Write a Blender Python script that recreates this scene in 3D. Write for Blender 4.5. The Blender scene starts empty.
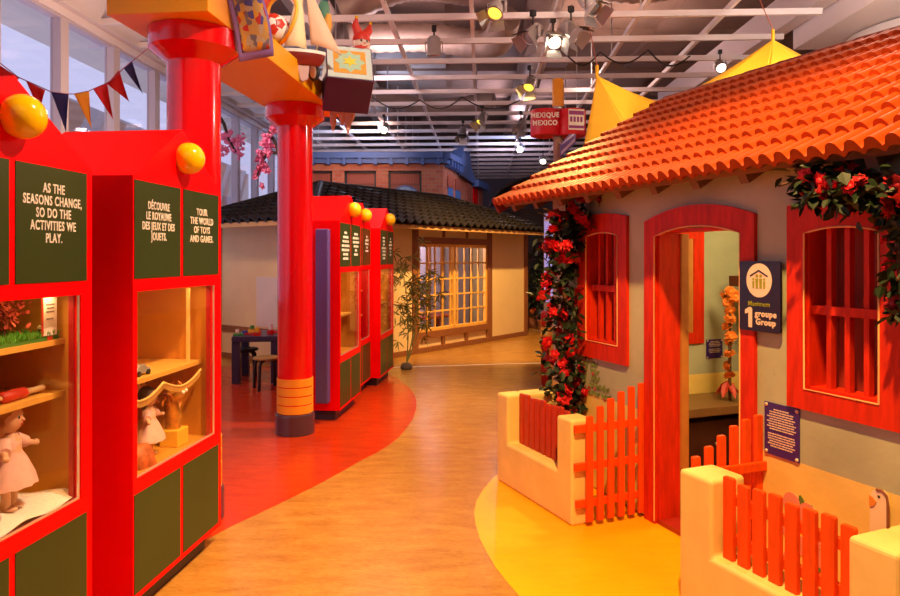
import bpy, math, random
from mathutils import Vector, Matrix, Euler
random.seed(7)
SC = bpy.context.scene
COL = SC.collection
PI = math.pi
F = 700.0; CX = 450.0; HY = 257.0; CH = 1.6

def W(px, py, Y):                      # a point of the place seen at a pixel, at distance Y
    return Vector(((px - CX) / F * Y, Y, CH + (HY - py) / F * Y))
def G(px, py):                         # a point on the floor
    Y = CH * F / (py - HY)
    return Vector(((px - CX) / F * Y, Y, 0))

# ------------------------------------------------------------------ materials
MATS = {}
def mat(name, col, rough=0.5, metal=0.0, var=0.0, vscale=6.0, bump=0.0, bscale=40.0, emit=None, estr=0.0,
        coat=0.0, stretch=None, spec=0.5, trans=0.0, col2=None, sheen=0.0):
    if name in MATS: return MATS[name]
    m = bpy.data.materials.new(name); m.use_nodes = True
    nt = m.node_tree; N = nt.nodes; L = nt.links
    b = N['Principled BSDF']
    b.inputs['Base Color'].default_value = (*col, 1)
    b.inputs['Roughness'].default_value = rough
    b.inputs['Metallic'].default_value = metal
    b.inputs['Specular IOR Level'].default_value = spec
    if coat: b.inputs['Coat Weight'].default_value = coat; b.inputs['Coat Roughness'].default_value = 0.08
    if trans: b.inputs['Transmission Weight'].default_value = trans
    if sheen: b.inputs['Sheen Weight'].default_value = sheen
    if emit:
        b.inputs['Emission Color'].default_value = (*emit, 1); b.inputs['Emission Strength'].default_value = estr
    tc = None
    if var or bump:
        tc = N.new('ShaderNodeTexCoord'); mp = N.new('ShaderNodeMapping')
        L.new(tc.outputs['Object'], mp.inputs['Vector'])
        if stretch: mp.inputs['Scale'].default_value = stretch
    if var:
        n = N.new('ShaderNodeTexNoise'); n.inputs['Scale'].default_value = vscale; n.inputs['Detail'].default_value = 6
        n.inputs['Roughness'].default_value = 0.6
        L.new(mp.outputs['Vector'], n.inputs['Vector'])
        r = N.new('ShaderNodeValToRGB')
        r.color_ramp.elements[0].position = 0.3; r.color_ramp.elements[1].position = 0.7
        c2 = col2 if col2 else tuple(c * (1 - var) for c in col)
        r.color_ramp.elements[0].color = (*c2, 1)
        r.color_ramp.elements[1].color = (*[min(1, c * (1 + var * 0.3)) for c in col], 1)
        L.new(n.outputs['Fac'], r.inputs['Fac']); L.new(r.outputs['Color'], b.inputs['Base Color'])
    if bump:
        n2 = N.new('ShaderNodeTexNoise'); n2.inputs['Scale'].default_value = bscale; n2.inputs['Detail'].default_value = 4
        L.new(mp.outputs['Vector'], n2.inputs['Vector'])
        bp = N.new('ShaderNodeBump'); bp.inputs['Strength'].default_value = bump; bp.inputs['Distance'].default_value = 0.01
        L.new(n2.outputs['Fac'], bp.inputs['Height']); L.new(bp.outputs['Normal'], b.inputs['Normal'])
    MATS[name] = m
    return m

def mat_glass(name, tint=(1, 1, 1), refl=0.025):
    m = bpy.data.materials.new(name); m.use_nodes = True
    nt = m.node_tree; N = nt.nodes; L = nt.links
    N.remove(N['Principled BSDF'])
    t = N.new('ShaderNodeBsdfTransparent'); t.inputs['Color'].default_value = (*tint, 1)
    g = N.new('ShaderNodeBsdfGlossy'); g.inputs['Roughness'].default_value = 0.02
    lw_ = N.new('ShaderNodeLayerWeight'); lw_.inputs['Blend'].default_value = .5
    pw = N.new('ShaderNodeMath'); pw.operation = 'POWER'; pw.inputs[1].default_value = 4.0; L.new(lw_.outputs['Facing'], pw.inputs[0])
    f = N.new('ShaderNodeMath'); f.operation = 'MULTIPLY_ADD'; f.inputs[1].default_value = .5; f.inputs[2].default_value = refl; L.new(pw.outputs[0], f.inputs[0])
    x = N.new('ShaderNodeMixShader')
    L.new(f.outputs[0], x.inputs['Fac']); L.new(t.outputs[0], x.inputs[1]); L.new(g.outputs[0], x.inputs[2])
    L.new(x.outputs[0], N['Material Output'].inputs['Surface'])
    MATS[name] = m
    return m

def mat_two_tone(name, lo, hi, zsplit):
    """wall paint: one colour below zsplit, another above, both a bit mottled"""
    m = bpy.data.materials.new(name); m.use_nodes = True
    nt = m.node_tree; N = nt.nodes; L = nt.links
    b = N['Principled BSDF']; b.inputs['Roughness'].default_value = 0.75
    ge = N.new('ShaderNodeNewGeometry'); sx = N.new('ShaderNodeSeparateXYZ'); L.new(ge.outputs['Position'], sx.inputs[0])
    no = N.new('ShaderNodeTexNoise'); no.inputs['Scale'].default_value = 2.2; no.inputs['Detail'].default_value = 5
    L.new(ge.outputs['Position'], no.inputs['Vector'])
    gt = N.new('ShaderNodeMath'); gt.operation = 'GREATER_THAN'; gt.inputs[1].default_value = zsplit
    L.new(sx.outputs['Z'], gt.inputs[0])
    mx = N.new('ShaderNodeMix'); mx.data_type = 'RGBA'
    mx.inputs['A'].default_value = (*lo, 1); mx.inputs['B'].default_value = (*hi, 1)
    L.new(gt.outputs[0], mx.inputs['Factor'])
    r = N.new('ShaderNodeMapRange'); r.inputs['From Min'].default_value = 0.3; r.inputs['From Max'].default_value = 0.7
    r.inputs['To Min'].default_value = 0.78; r.inputs['To Max'].default_value = 1.08
    L.new(no.outputs['Fac'], r.inputs['Value'])
    mu = N.new('ShaderNodeMix'); mu.data_type = 'RGBA'; mu.blend_type = 'MULTIPLY'; mu.inputs['Factor'].default_value = 1
    L.new(mx.outputs['Result'], mu.inputs['A']); L.new(r.outputs['Result'], mu.inputs['B'])
    L.new(mu.outputs['Result'], b.inputs['Base Color'])
    n2 = N.new('ShaderNodeTexNoise'); n2.inputs['Scale'].default_value = 18; L.new(ge.outputs['Position'], n2.inputs['Vector'])
    bp = N.new('ShaderNodeBump'); bp.inputs['Strength'].default_value = 0.25; bp.inputs['Distance'].default_value = 0.01
    L.new(n2.outputs['Fac'], bp.inputs['Height']); L.new(bp.outputs['Normal'], b.inputs['Normal'])
    MATS[name] = m
    return m

def mat_brick(name, c1, c2, mortar, scale=5.0):
    m = bpy.data.materials.new(name); m.use_nodes = True
    nt = m.node_tree; N = nt.nodes; L = nt.links
    b = N['Principled BSDF']; b.inputs['Roughness'].default_value = 0.85
    tc = N.new('ShaderNodeTexCoord'); sp = N.new('ShaderNodeSeparateXYZ'); cb = N.new('ShaderNodeCombineXYZ')
    ad = N.new('ShaderNodeMath'); ad.operation = 'ADD'
    L.new(tc.outputs['Object'], sp.inputs[0]); L.new(sp.outputs['X'], ad.inputs[0]); L.new(sp.outputs['Y'], ad.inputs[1])
    L.new(ad.outputs[0], cb.inputs['X']); L.new(sp.outputs['Z'], cb.inputs['Y'])
    br = N.new('ShaderNodeTexBrick'); br.inputs['Scale'].default_value = scale
    br.inputs['Color1'].default_value = (*c1, 1); br.inputs['Color2'].default_value = (*c2, 1); br.inputs['Mortar'].default_value = (*mortar, 1)
    br.inputs['Mortar Size'].default_value = 0.012
    L.new(cb.outputs[0], br.inputs['Vector']); L.new(br.outputs['Color'], b.inputs['Base Color'])
    MATS[name] = m
    return m

# ------------------------------------------------------------------ mesh builder
class MB:
    def __init__(s): s.v = []; s.f = []; s.sm = []
    def add(s, vs, fs, smooth=False):
        o = len(s.v); s.v += [tuple(p) for p in vs]
        for f in fs: s.f.append([i + o for i in f]); s.sm.append(smooth)
        return s
    def box(s, x0, x1, y0, y1, z0, z1):
        x0, x1 = min(x0, x1), max(x0, x1); y0, y1 = min(y0, y1), max(y0, y1); z0, z1 = min(z0, z1), max(z0, z1)
        vs = [(x, y, z) for z in (z0, z1) for y in (y0, y1) for x in (x0, x1)]
        return s.add(vs, [(0, 2, 3, 1), (4, 5, 7, 6), (0, 1, 5, 4), (2, 6, 7, 3), (0, 4, 6, 2), (1, 3, 7, 5)])
    def prism(s, poly, a, b, axis='y'):
        """polygon extruded from a to b along axis; poly in the two other axes (x,z / x,y / y,z), counter-clockwise or not"""
        n = len(poly)
        def P(p, t):
            return (p[0], t, p[1]) if axis == 'y' else ((p[0], p[1], t) if axis == 'z' else (t, p[0], p[1]))
        vs = [P(p, a) for p in poly] + [P(p, b) for p in poly]
        fs = [list(range(n)), list(range(2 * n - 1, n - 1, -1))] + [(i, (i + 1) % n, (i + 1) % n + n, i + n) for i in range(n)]
        return s.add(vs, fs)
    def rings(s, rings, closed=True, caps=True, smooth=True):
        n = len(rings[0]); vs = [p for r in rings for p in r]; fs = []
        for k in range(len(rings) - 1):
            for i in range(n if closed else n - 1):
                j = (i + 1) % n
                fs.append((k * n + i, k * n + j, (k + 1) * n + j, (k + 1) * n + i))
        s.add(vs, fs, smooth)
        if caps and closed:
            s.add(rings[0], [list(range(n))[::-1]]); s.add(rings[-1], [list(range(n))])
        return s
    def lathe(s, prof, c=(0, 0, 0), n=28, sx=1, sy=1, smooth=True, sharp=False):
        if sharp:
            for a_, b_ in zip(prof[:-1], prof[1:]):
                s.rings([[(c[0] + sx * r * math.cos(2 * PI * i / n), c[1] + sy * r * math.sin(2 * PI * i / n), c[2] + z) for i in range(n)] for r, z in (a_, b_)], caps=False)
            return s
        rs = []
        for r, z in prof:
            rs.append([(c[0] + sx * r * math.cos(2 * PI * i / n), c[1] + sy * r * math.sin(2 * PI * i / n), c[2] + z) for i in range(n)])
        return s.rings(rs, smooth=smooth)
    def tube(s, pts, r, n=8, caps=True, smooth=True):
        pts = [Vector(p) for p in pts]; rs = []
        rr = r if isinstance(r, (list, tuple)) else [r] * len(pts)
        up = None
        for i, p in enumerate(pts):
            t = (pts[min(i + 1, len(pts) - 1)] - pts[max(i - 1, 0)]).normalized()
            if up is None:
                up = Vector((0, 0, 1)) if abs(t.z) < 0.9 else Vector((1, 0, 0))
            a = t.cross(up)
            if a.length < 1e-5: a = t.cross(Vector((0, 1, 0.3)))
            a.normalize(); b = a.cross(t).normalized(); up = b
            rs.append([tuple(p + rr[i] * (a * math.cos(2 * PI * k / n) + b * math.sin(2 * PI * k / n))) for k in range(n)])
        return s.rings(rs, caps=caps, smooth=smooth)
    def ell(s, c, rx, ry=None, rz=None, n=14, m=8, M=None):
        ry = ry or rx; rz = rz or rx; rs = []
        for j in range(m + 1):
            th = PI * (j / m) if 0 < j < m else (0.001 if j == 0 else PI - 0.001)
            ring = []
            for i in range(n):
                a = 2 * PI * i / n
                p = Vector((rx * math.sin(th) * math.cos(a), ry * math.sin(th) * math.sin(a), -rz * math.cos(th)))
                if M: p = M @ p
                ring.append((c[0] + p.x, c[1] + p.y, c[2] + p.z))
            rs.append(ring)
        return s.rings(rs)
    def bar(s, p0, p1, w, t, up=(0, 0, 1)):
        """rectangular bar from p0 to p1, w across, t along up-ish"""
        p0 = Vector(p0); p1 = Vector(p1); d = (p1 - p0).normalized(); u = Vector(up)
        a = d.cross(u).normalized(); b = a.cross(d).normalized()
        vs = []
        for p in (p0, p1):
            for sa, sb in ((-1, -1), (1, -1), (1, 1), (-1, 1)):
                vs.append(tuple(p + a * sa * w / 2 + b * sb * t / 2))
        return s.add(vs, [(3, 2, 1, 0), (4, 5, 6, 7), (0, 1, 5, 4), (1, 2, 6, 5), (2, 3, 7, 6), (3, 0, 4, 7)])
    def leaf(s, c, d, nrm, l, w):
        c = Vector(c); d = Vector(d).normalized(); nr = Vector(nrm).normalized()
        a = d.cross(nr)
        if a.length < 1e-4: a = d.orthogonal()
        a.normalize(); nn = a.cross(d)
        vs = [c, c + d * l * .35 + a * w * .5 + nn * l * .05, c + d * l * .7 + a * w * .38, c + d * l - nn * l * .1,
              c + d * l * .7 - a * w * .38, c + d * l * .35 - a * w * .5 + nn * l * .05]
        return s.add(vs, [(0, 1, 2, 3), (0, 3, 4, 5)])
    def build(s, name, m, parent=None, loc=(0, 0, 0), rot=(0, 0, 0), bevel=0.0, seg=2, fixn=True):
        me = bpy.data.meshes.new(name)
        me.from_pydata(s.v, [], s.f); me.update()
        me.polygons.foreach_set('use_smooth', s.sm)
        if fixn:
            import bmesh
            bm = bmesh.new(); bm.from_mesh(me); bmesh.ops.recalc_face_normals(bm, faces=bm.faces); bm.to_mesh(me); bm.free()
        for mm in (m if isinstance(m, (list, tuple)) else [m]): me.materials.append(mm)
        o = bpy.data.objects.new(name, me); COL.objects.link(o)
        if parent: o.parent = parent
        o.location = loc; o.rotation_euler = rot
        if bevel:
            b = o.modifiers.new('bevel', 'BEVEL'); b.width = bevel; b.segments = seg; b.limit_method = 'ANGLE'; b.angle_limit = math.radians(50)
        return o

def tag(o, label=None, cat=None, group=None, kind=None):
    if label: o['label'] = label
    if cat: o['category'] = cat
    if group: o['group'] = group
    if kind: o['kind'] = kind
    return o
def empty(name, label, cat, loc=(0, 0, 0), rz=0.0, group=None, kind=None):
    o = bpy.data.objects.new(name, None); COL.objects.link(o)
    o.empty_display_size = 0.1
    o.location = loc; o.rotation_euler = (0, 0, rz)
    return tag(o, label, cat, group, kind)
def struct(o): o['kind'] = 'structure'; return o
def kids(o): return [c for c in bpy.data.objects if c.parent == o]
def copy_tree(o, parent=None):
    c = o.copy(); COL.objects.link(c)
    if parent: c.parent = parent
    for ch in kids(o):
        copy_tree(ch, c)
    return c
def text(body, size, m, parent, loc, rot, depth=0.002, bold=0.0, align='CENTER', name='lettering', spacing=1.0, shear=0, sx=1.0):
    cu = bpy.data.curves.new('t', 'FONT'); cu.body = body; cu.size = size; cu.align_x = align; cu.align_y = 'CENTER'
    cu.extrude = depth; cu.offset = bold; cu.space_line = spacing; cu.space_character = 1.12; cu.resolution_u = 3; cu.shear = shear
    t = bpy.data.objects.new('t', cu); COL.objects.link(t)
    bpy.context.view_layer.update()
    me = bpy.data.meshes.new_from_object(t.evaluated_get(bpy.context.evaluated_depsgraph_get()))
    bpy.data.objects.remove(t); bpy.data.curves.remove(cu)
    me.name = name; me.materials.clear(); me.materials.append(m)
    o = bpy.data.objects.new(name, me); COL.objects.link(o)
    o.parent = parent; o.location = loc; o.rotation_euler = rot; o.scale = (sx, 1, 1)
    return o
def scribble(parent, m, loc, rot, lines, h, lead, seed=1):
    """rows of word-length strokes, for small print that cannot be read; lines = list of widths"""
    rnd = random.Random(seed); b = MB(); z = 0
    for wd in lines:
        if wd > 0:
            x = -wd / 2
            while x < wd / 2 - h * .4:
                l = min(h * rnd.uniform(1.2, 4.5), wd / 2 - x)
                b.box(x, x + l, z, z + h, 0, .0012); x += l + h * .55
        z -= lead
    return b.build('lettering', m, parent, loc, rot)

# ------------------------------------------------------------------ palette
RED = mat('red_paint', (0.88, 0.0, 0.002), 0.42, spec=0.12, var=0.06, vscale=3)
REDC = mat('red_gloss', (0.80, 0.0, 0.003), 0.18, spec=0.4, coat=0.4)
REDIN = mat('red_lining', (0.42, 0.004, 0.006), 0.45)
GREENP = mat('green_panel', (0.038, 0.056, 0.014), 0.33, spec=.3, var=0.15, vscale=2)
WHITE = mat('white_letter', (0.85, 0.78, 0.7), 0.6)
ORANGE_IN = mat('orange_lining', (0.66, 0.27, 0.025), 0.55, var=0.15, vscale=4)
SHELF = mat('shelf_wood', (0.82, 0.44, 0.08), 0.4, var=0.15, vscale=5, stretch=(1, 8, 1))
GLASS = mat_glass('case_glass', (0.98, 0.97, 0.95))
WGLASS = mat_glass('window_glass', (0.97, 0.97, 1.0))
SILVER = mat('metal_edge', (0.85, 0.8, 0.78), 0.3, 0.8)
NAVY = mat('navy_plinth', (0.03, 0.02, 0.06), 0.4)
YBALL = mat('yellow_gloss', (0.95, 0.56, 0.0), 0.12, coat=0.6)
YBAND = mat('yellow_band', (0.9, 0.36, 0.02), 0.4)
BEAM = mat('orange_beam', (0.95, 0.39, 0.0), 0.4, var=0.06, vscale=2)
BASEC = mat('column_base', (0.075, 0.035, 0.06), 0.25, coat=0.4)
BLUEP = mat('blue_panel', (0.09, 0.065, 0.28), 0.45)
REDWOOD = mat('red_wood', (0.66, 0.026, 0.003), 0.5, spec=.25, var=0.3, vscale=5, stretch=(6, 6, 1), bump=0.1, bscale=30)
EDGEW = mat('worn_edge', (0.85, 0.42, 0.16), 0.5)
REDDARK = mat('shutter_wood', (0.30, 0.025, 0.01), 0.6, var=0.25, vscale=4, stretch=(8, 8, 1))
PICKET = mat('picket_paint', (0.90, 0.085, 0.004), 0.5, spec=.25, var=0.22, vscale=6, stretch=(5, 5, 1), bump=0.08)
HWALL = mat_two_tone('house_plaster', (0.95, 0.66, 0.19), (0.48, 0.47, 0.32), 0.65)
PORCH = mat('porch_plaster', (0.88, 0.65, 0.24), 0.7, var=0.14, vscale=4, bump=0.15, bscale=14)
TILE = mat('terracotta_tile', (0.47, 0.060, 0.007), 0.40, spec=.25, var=0.28, vscale=5, bump=0.05)
TILED = mat('tile_dark', (0.20, 0.012, 0.006), 0.6)
UNDER = mat('roof_underside', (0.22, 0.10, 0.05), 0.8)
SIGNN = mat('sign_navy', (0.012, 0.011, 0.035), 0.35)
PLAQ = mat('plaque_purple', (0.05, 0.02, 0.20), 0.35)
SCREW = mat('screw_cap', (0.8, 0.62, 0.5), 0.3, 0.3)
SIGNP = mat('sign_cream', (0.82, 0.62, 0.52), 0.5)
SIGNG = mat('sign_green', (0.30, 0.30, 0.01), 0.5)
DARKW = mat('dark_wood', (0.07, 0.02, 0.012), 0.5, var=0.3, vscale=4)
BENCHW = mat('bench_wood', (0.27, 0.13, 0.045), 0.45, var=0.2, vscale=4, stretch=(6, 1, 1))
LEAFD = mat('leaf_dark', (0.012, 0.03, 0.008), 0.55, var=0.5, vscale=8)
LEAFM = mat('leaf_mid', (0.07, 0.13, 0.02), 0.55, var=0.4, vscale=8)
ROSE = mat('rose_red', (0.78, 0.008, 0.02), 0.55, var=0.4, vscale=20)
ROSED = mat('rose_dark', (0.45, 0.006, 0.014), 0.6, var=0.4, vscale=20)
STEM = mat('stem_brown', (0.12, 0.05, 0.02), 0.8)
JWALL = mat('cream_plaster', (0.88, 0.64, 0.32), 0.75, var=0.06, vscale=2)
JPOST = mat('brown_timber', (0.30, 0.105, 0.035), 0.5, var=0.2, vscale=4, stretch=(6, 6, 1))
JLATT = mat('lattice_wood', (0.85, 0.47, 0.09), 0.5)
JTILE = mat('black_tile', (0.014, 0.010, 0.008), 0.5, spec=.25, var=0.4, vscale=8)
PAPER = mat('lavender_paper', (0.50, 0.47, 0.60), 0.8)
GRIDM = mat('white_steel', (0.80, 0.74, 0.74), 0.45)
DECK = mat('ceiling_deck', (0.34, 0.22, 0.17), 0.85, var=0.35, vscale=0.7)
DUCT = mat('duct_foil', (0.38, 0.28, 0.23), 0.55, 0.2, var=0.2, vscale=3)
WALLW = mat('wall_white', (0.74, 0.68, 0.71), 0.7)
FRAMEW = mat('window_frame', (0.52, 0.47, 0.53), 0.5)
BRICK = mat_brick('red_brick', (0.50, 0.11, 0.045), (0.60, 0.18, 0.07), (0.36, 0.26, 0.22), 2.6)
BLUEC = mat('blue_cornice', (0.085, 0.15, 0.34), 0.5)
CANV = mat('yellow_canvas', (0.95, 0.50, 0.012), 0.7, var=0.1, vscale=3)
CANO = mat('orange_canvas', (0.90, 0.36, 0.03), 0.7)
BLACK = mat('black_metal', (0.015, 0.013, 0.013), 0.5)
GREYM = mat('grey_metal', (0.50, 0.47, 0.47), 0.35, 0.5)
LAMP = mat('lamp_glow', (1, 0.9, 0.7), 0.5, emit=(1, 0.85, 0.6), estr=14)
LAMPY = mat('lamp_gel', (1, 0.6, 0.05), 0.5, emit=(1, 0.6, 0.05), estr=2.5)

# ------------------------------------------------------------------ the hall
WD = Vector((0.05, 1, 0))              # the glazed wall's run
def wx(y): return -5.12 + 0.05 * y
Z_TOP = 6.3
def poly_slab(name, pts, z0, z1, m):
    b = MB(); b.prism([(p[0], p[1]) for p in pts], z0, z1, 'z')
    return b.build(name, m)

def mat_floor(name, c1, c2, rough):
    m = bpy.data.materials.new(name); m.use_nodes = True
    nt = m.node_tree; N = nt.nodes; L = nt.links
    b = N['Principled BSDF']; b.inputs['Roughness'].default_value = rough; b.inputs['Specular IOR Level'].default_value = 0.35
    tc = N.new('ShaderNodeTexCoord'); mp = N.new('ShaderNodeMapping'); mp.inputs['Scale'].default_value = (1.2, 4.0, 1)
    L.new(tc.outputs['Object'], mp.inputs['Vector'])
    n = N.new('ShaderNodeTexNoise'); n.inputs['Scale'].default_value = 3.0; n.inputs['Detail'].default_value = 9; n.inputs['Roughness'].default_value = 0.72
    n.inputs['Distortion'].default_value = 0.4
    L.new(mp.outputs[0], n.inputs['Vector'])
    r = N.new('ShaderNodeValToRGB'); r.color_ramp.elements[0].position = 0.36; r.color_ramp.elements[1].position = 0.60
    r.color_ramp.elements[0].color = (*c2, 1); r.color_ramp.elements[1].color = (*c1, 1)
    n2 = N.new('ShaderNodeTexNoise'); n2.inputs['Scale'].default_value = 22; n2.inputs['Detail'].default_value = 6; n2.inputs['Roughness'].default_value = .75
    L.new(mp.outputs[0], n2.inputs['Vector'])
    ma = N.new('ShaderNodeMath'); ma.operation = 'MULTIPLY_ADD'; ma.inputs[1].default_value = .55
    mb_ = N.new('ShaderNodeMath'); mb_.operation = 'MULTIPLY'; mb_.inputs[1].default_value = .45
    L.new(n2.outputs['Fac'], mb_.inputs[0]); L.new(n.outputs['Fac'], ma.inputs[0]); L.new(mb_.outputs[0], ma.inputs[2])
    L.new(ma.outputs[0], r.inputs['Fac']); L.new(r.outputs['Color'], b.inputs['Base Color'])
    MATS[name] = m
    return m
FL_TAN = mat_floor('floor_tan', (0.47, 0.235, 0.05), (0.28, 0.11, 0.018), 0.26)
FL_RED = mat_floor('floor_red', (0.56, 0.050, 0.006), (0.36, 0.020, 0.004), 0.20)
FL_YEL = mat_floor('floor_yellow', (0.95, 0.42, 0.004), (0.86, 0.34, 0.003), 0.3)

b = MB(); b.prism([(wx(-4) - .2, -4), (9, -4), (9, 30), (wx(30) - .2, 30)], -.2, 0, 'z'); struct(b.build('floor', FL_TAN))
edge = [(150, 578), (206.7, 539.7), (232, 526), (260, 513), (290, 498.5), (321, 483), (342, 471.5), (361, 460.5), (376, 453), (388, 446), (398, 438),
        (406.7, 428), (413, 419), (416, 409.5), (416.5, 402), (415, 396), (409, 387.5), (400, 380), (388, 373), (370, 366)]
pts = [G(*e) for e in edge]
pts = [(-5.0, pts[0].y)] + [(p.x, p.y) for p in pts] + [(-5.0, 10.2)]
struct(poly_slab('floor_red_inlay', pts, 0.0, 0.002, FL_RED))
edge = [(505, 470), (494, 477), (483, 490), (476.5, 501), (474.2, 512), (475.5, 524), (479.5, 538), (487, 553), (496, 568), (507, 582), (519, 596), (545, 622), (600, 670), (700, 760)]
pts = [G(*e) for e in edge]
pts = [(p.x, p.y) for p in pts] + [(2.3, 1.4), (1.6, 3.4), (1.25, 4.4), (.85, 5.3)]
struct(poly_slab('floor_yellow_inlay', pts, 0.0, 0.002, FL_YEL))
a, c = Vector((-.86, 10.13, 0)), Vector((1.6, 10.60, 0))
b = MB(); b.bar(a + Vector((0, 0, .001)), c + Vector((0, 0, .001)), .05, .006); struct(b.build('floor_strip', mat('floor_metal_strip', (.85, .72, .6), .3)))

b = MB(); b.prism([(wx(-4) - .2, -4), (9, -4), (9, 30), (wx(30) - .2, 30)], Z_TOP, Z_TOP + .2, 'z')
for k in range(9): b.box(wx(4 + k * 2.6), 9, 4 + k * 2.6, 4.25 + k * 2.6, Z_TOP - .18, Z_TOP)
for x in (-3.5, -1.0, 1.9, 4.2): b.box(x, x + .9, -4, 30, Z_TOP - .12, Z_TOP)
struct(b.build('ceiling', DECK))
# glazed wall on the left: sill, head, mullions and panes
Y0, Y1, PITCH = 8.47 - 9 * 1.2, 8.47 + 12 * 1.2, 1.2
ZW0, ZW1 = 0.9, 4.55
b = MB()
def wallseg(b, y0, y1, z0, z1, t0=-.22, t1=0.0):
    p = [(wx(y0) + t0, y0), (wx(y1) + t0, y1), (wx(y1) + t1, y1), (wx(y0) + t1, y0)]
    b.prism(p, z0, z1, 'z')
wallseg(b, -4, 30, 0, ZW0); wallseg(b, -4, 30, ZW1 + .02, Z_TOP)
wallseg(b, Y1, 30, ZW0, ZW1 + .02); wallseg(b, -4, Y0, ZW0, ZW1 + .02)
struct(b.build('wall_left', WALLW))
b = MB(); wallseg(b, -4, 30, ZW1 + .05, ZW1 + .42, -.02, .16); wallseg(b, -4, 30, ZW1 + .42, ZW1 + .50, -.02, .22)
wallseg(b, -4, 30, ZW1 - .05, ZW1 + .05, -.02, .06)
struct(b.build('trim_1', WALLW))
for k in range(21):
    ya, yb = Y0 + k * PITCH, Y0 + (k + 1) * PITCH
    if yb < 4.0 or ya > 20.5: continue
    fr = MB(); wallseg(fr, ya, ya + .09, ZW0, ZW1, -.10, .03); wallseg(fr, yb - .07, yb, ZW0, ZW1, -.10, .03)
    wallseg(fr, ya + .09, yb - .07, ZW0, ZW0 + .08, -.14, .02); wallseg(fr, ya + .09, yb - .07, ZW1 - .07, ZW1, -.14, .02)
    w = struct(fr.build('window_%d' % (k + 1), FRAMEW))
    pn = MB(); wallseg(pn, ya + .09, yb - .07, ZW0 + .08, ZW1 - .07, -.08, -.07); pn.build('pane', WGLASS, w)
# what stands outside: a pale soffit over the windows and a facade of slanted coloured facets farther back
b = MB(); b.prism([(wx(-4) - 2.55, -4), (wx(30) - 2.55, 30), (wx(30) - .25, 30), (wx(-4) - .25, -4)], 5.3, 5.5, 'z'); struct(b.build('exterior_soffit', mat('soffit', (.80, .72, .62), .8)))
fac = empty('exterior_facade', 'pale faceted building outside the windows, behind pink blossom branches', 'building', (-8.6, 19.5, 0))
rnd = random.Random(5)
fcols = [(.62, .50, .42), (.70, .38, .26), (.45, .38, .42), (.75, .66, .58), (.55, .33, .22), (.5, .5, .55)]
fm = [mat('facet_%d' % i, c, .7) for i, c in enumerate(fcols)]
wb = MB(); wb.box(-.1, 0, -4, 10, 0, 5.2); wb.build('wall', mat('facade_plain', (.6, .55, .55), .8), fac)
for i in range(14):
    for j in range(4):
        for tt in range(2):
            y, z = -4 + i, .3 + j * 1.2
            q = [(y, z), (y + 1, z + rnd.uniform(-.15, .15)), (y + 1, z + 1.2)] if tt == 0 else [(y, z), (y + 1, z + 1.2), (y, z + 1.2)]
            if (i * 7 + j * 3 + tt) % 2: continue
            pb = MB(); pb.prism(q, 0.01, .01 + .05 * (1 + (i + j + tt) % 3), 'x'); pb.build('facet', fm[(i * 3 + j * 5 + tt) % 6], fac)
b = MB(); b.box(wx(30) - .2, 9, 29.8, 30, 0, Z_TOP); struct(b.build('wall_back', mat('far_wall', (.25, .22, .26), .9)))
b = MB(); b.box(8.8, 9, -4, 30, 0, Z_TOP); struct(b.build('wall_right', WALLW))
# right bulkhead with a round white drum and a round recess
b = MB(); b.prism([(5.0, 4.0), (5.0, 10.2), (8.8, 10.2), (8.8, 4.0)], 4.62, Z_TOP - .35, 'z'); struct(b.build('ceiling_bulkhead', WALLW))
b = MB(); b.box(4.75, 4.98, 3.0, 16, 4.9, 5.35); struct(b.build('ceiling_beam', WALLW))
b = MB(); b.lathe([(1.15, 0), (1.15, 4.6)], (6.6, 9.4, 0), 48); struct(b.build('round_pillar', mat('pillar_white', (.80, .74, .72), .6)))
cov = empty('ceiling_downlight', 'round white downlight in the ceiling bulkhead over the tiled roof', 'ceiling light', (6.0, 7.6, 4.6))
b = MB(); b.lathe([(.34, 0), (.42, 0), (.42, .015), (.34, .015)], (0, 0, 0), 36); b.build('trim_ring', WALLW, cov)
b = MB(); b.lathe([(.34, .004), (.34, .012)], (0, 0, 0), 36); b.build('diffuser', mat('diffuser', (.8, .85, 1), .5, emit=(.8, .85, 1), estr=1.6), cov)

# ceiling grid (white steel channel), ducts, cables
gz = 4.64
ga = Vector((1, -.043, 0)); gb = Vector((.0457, 1, 0))
b = MB()
for n in range(-4, 19):
    y = 8.86 + n * 1.0
    p = Vector((0, y, gz)); b.bar(p - ga * 5.2, p + ga * (4.6 if y > 6 else 4.6), .05, .075)
for k in range(-4, 5):
    p = Vector((-1.2 + k * 1.07 + .0, 0, gz + .07)); b.bar(p + gb * 3.5, p + gb * 27, .05, .07)
struct(b.build('ceiling_grid', GRIDM))
b = MB()
for n in range(0, 18, 2):
    for k in range(-3, 4, 2):
        p = Vector((-1.2 + k * 1.07, 8.86 + n, gz)); p += Vector((.0457 * p.y, 0, 0)); b.tube([p, (p.x, p.y, Z_TOP - .1)], .012, 6)
struct(b.build('ceiling_hanger_rods', GREYM))
def duct(label, pts, r, wob=True):
    # smooth curve through the points, ribbed like flexible hose
    P = [Vector(p) for p in pts]; out = []
    for i in range(len(P) - 1):
        p0, p1, p2, p3 = P[max(i - 1, 0)], P[i], P[i + 1], P[min(i + 2, len(P) - 1)]
        for k in range(16):
            t = k / 16
            out.append(.5 * ((2 * p1) + (p2 - p0) * t + (2 * p0 - 5 * p1 + 4 * p2 - p3) * t * t + (3 * p1 - p0 - 3 * p2 + p3) * t ** 3))
    out.append(P[-1])
    rr = [r * (1 + (.05 if i % 2 else -.03) * wob) for i in range(len(out))]
    o = MB(); o.tube(out, rr, 18); ob = o.build('air_duct', DUCT)
    return tag(ob, label, 'air duct', 'air ducts above the ceiling grid')
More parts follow.
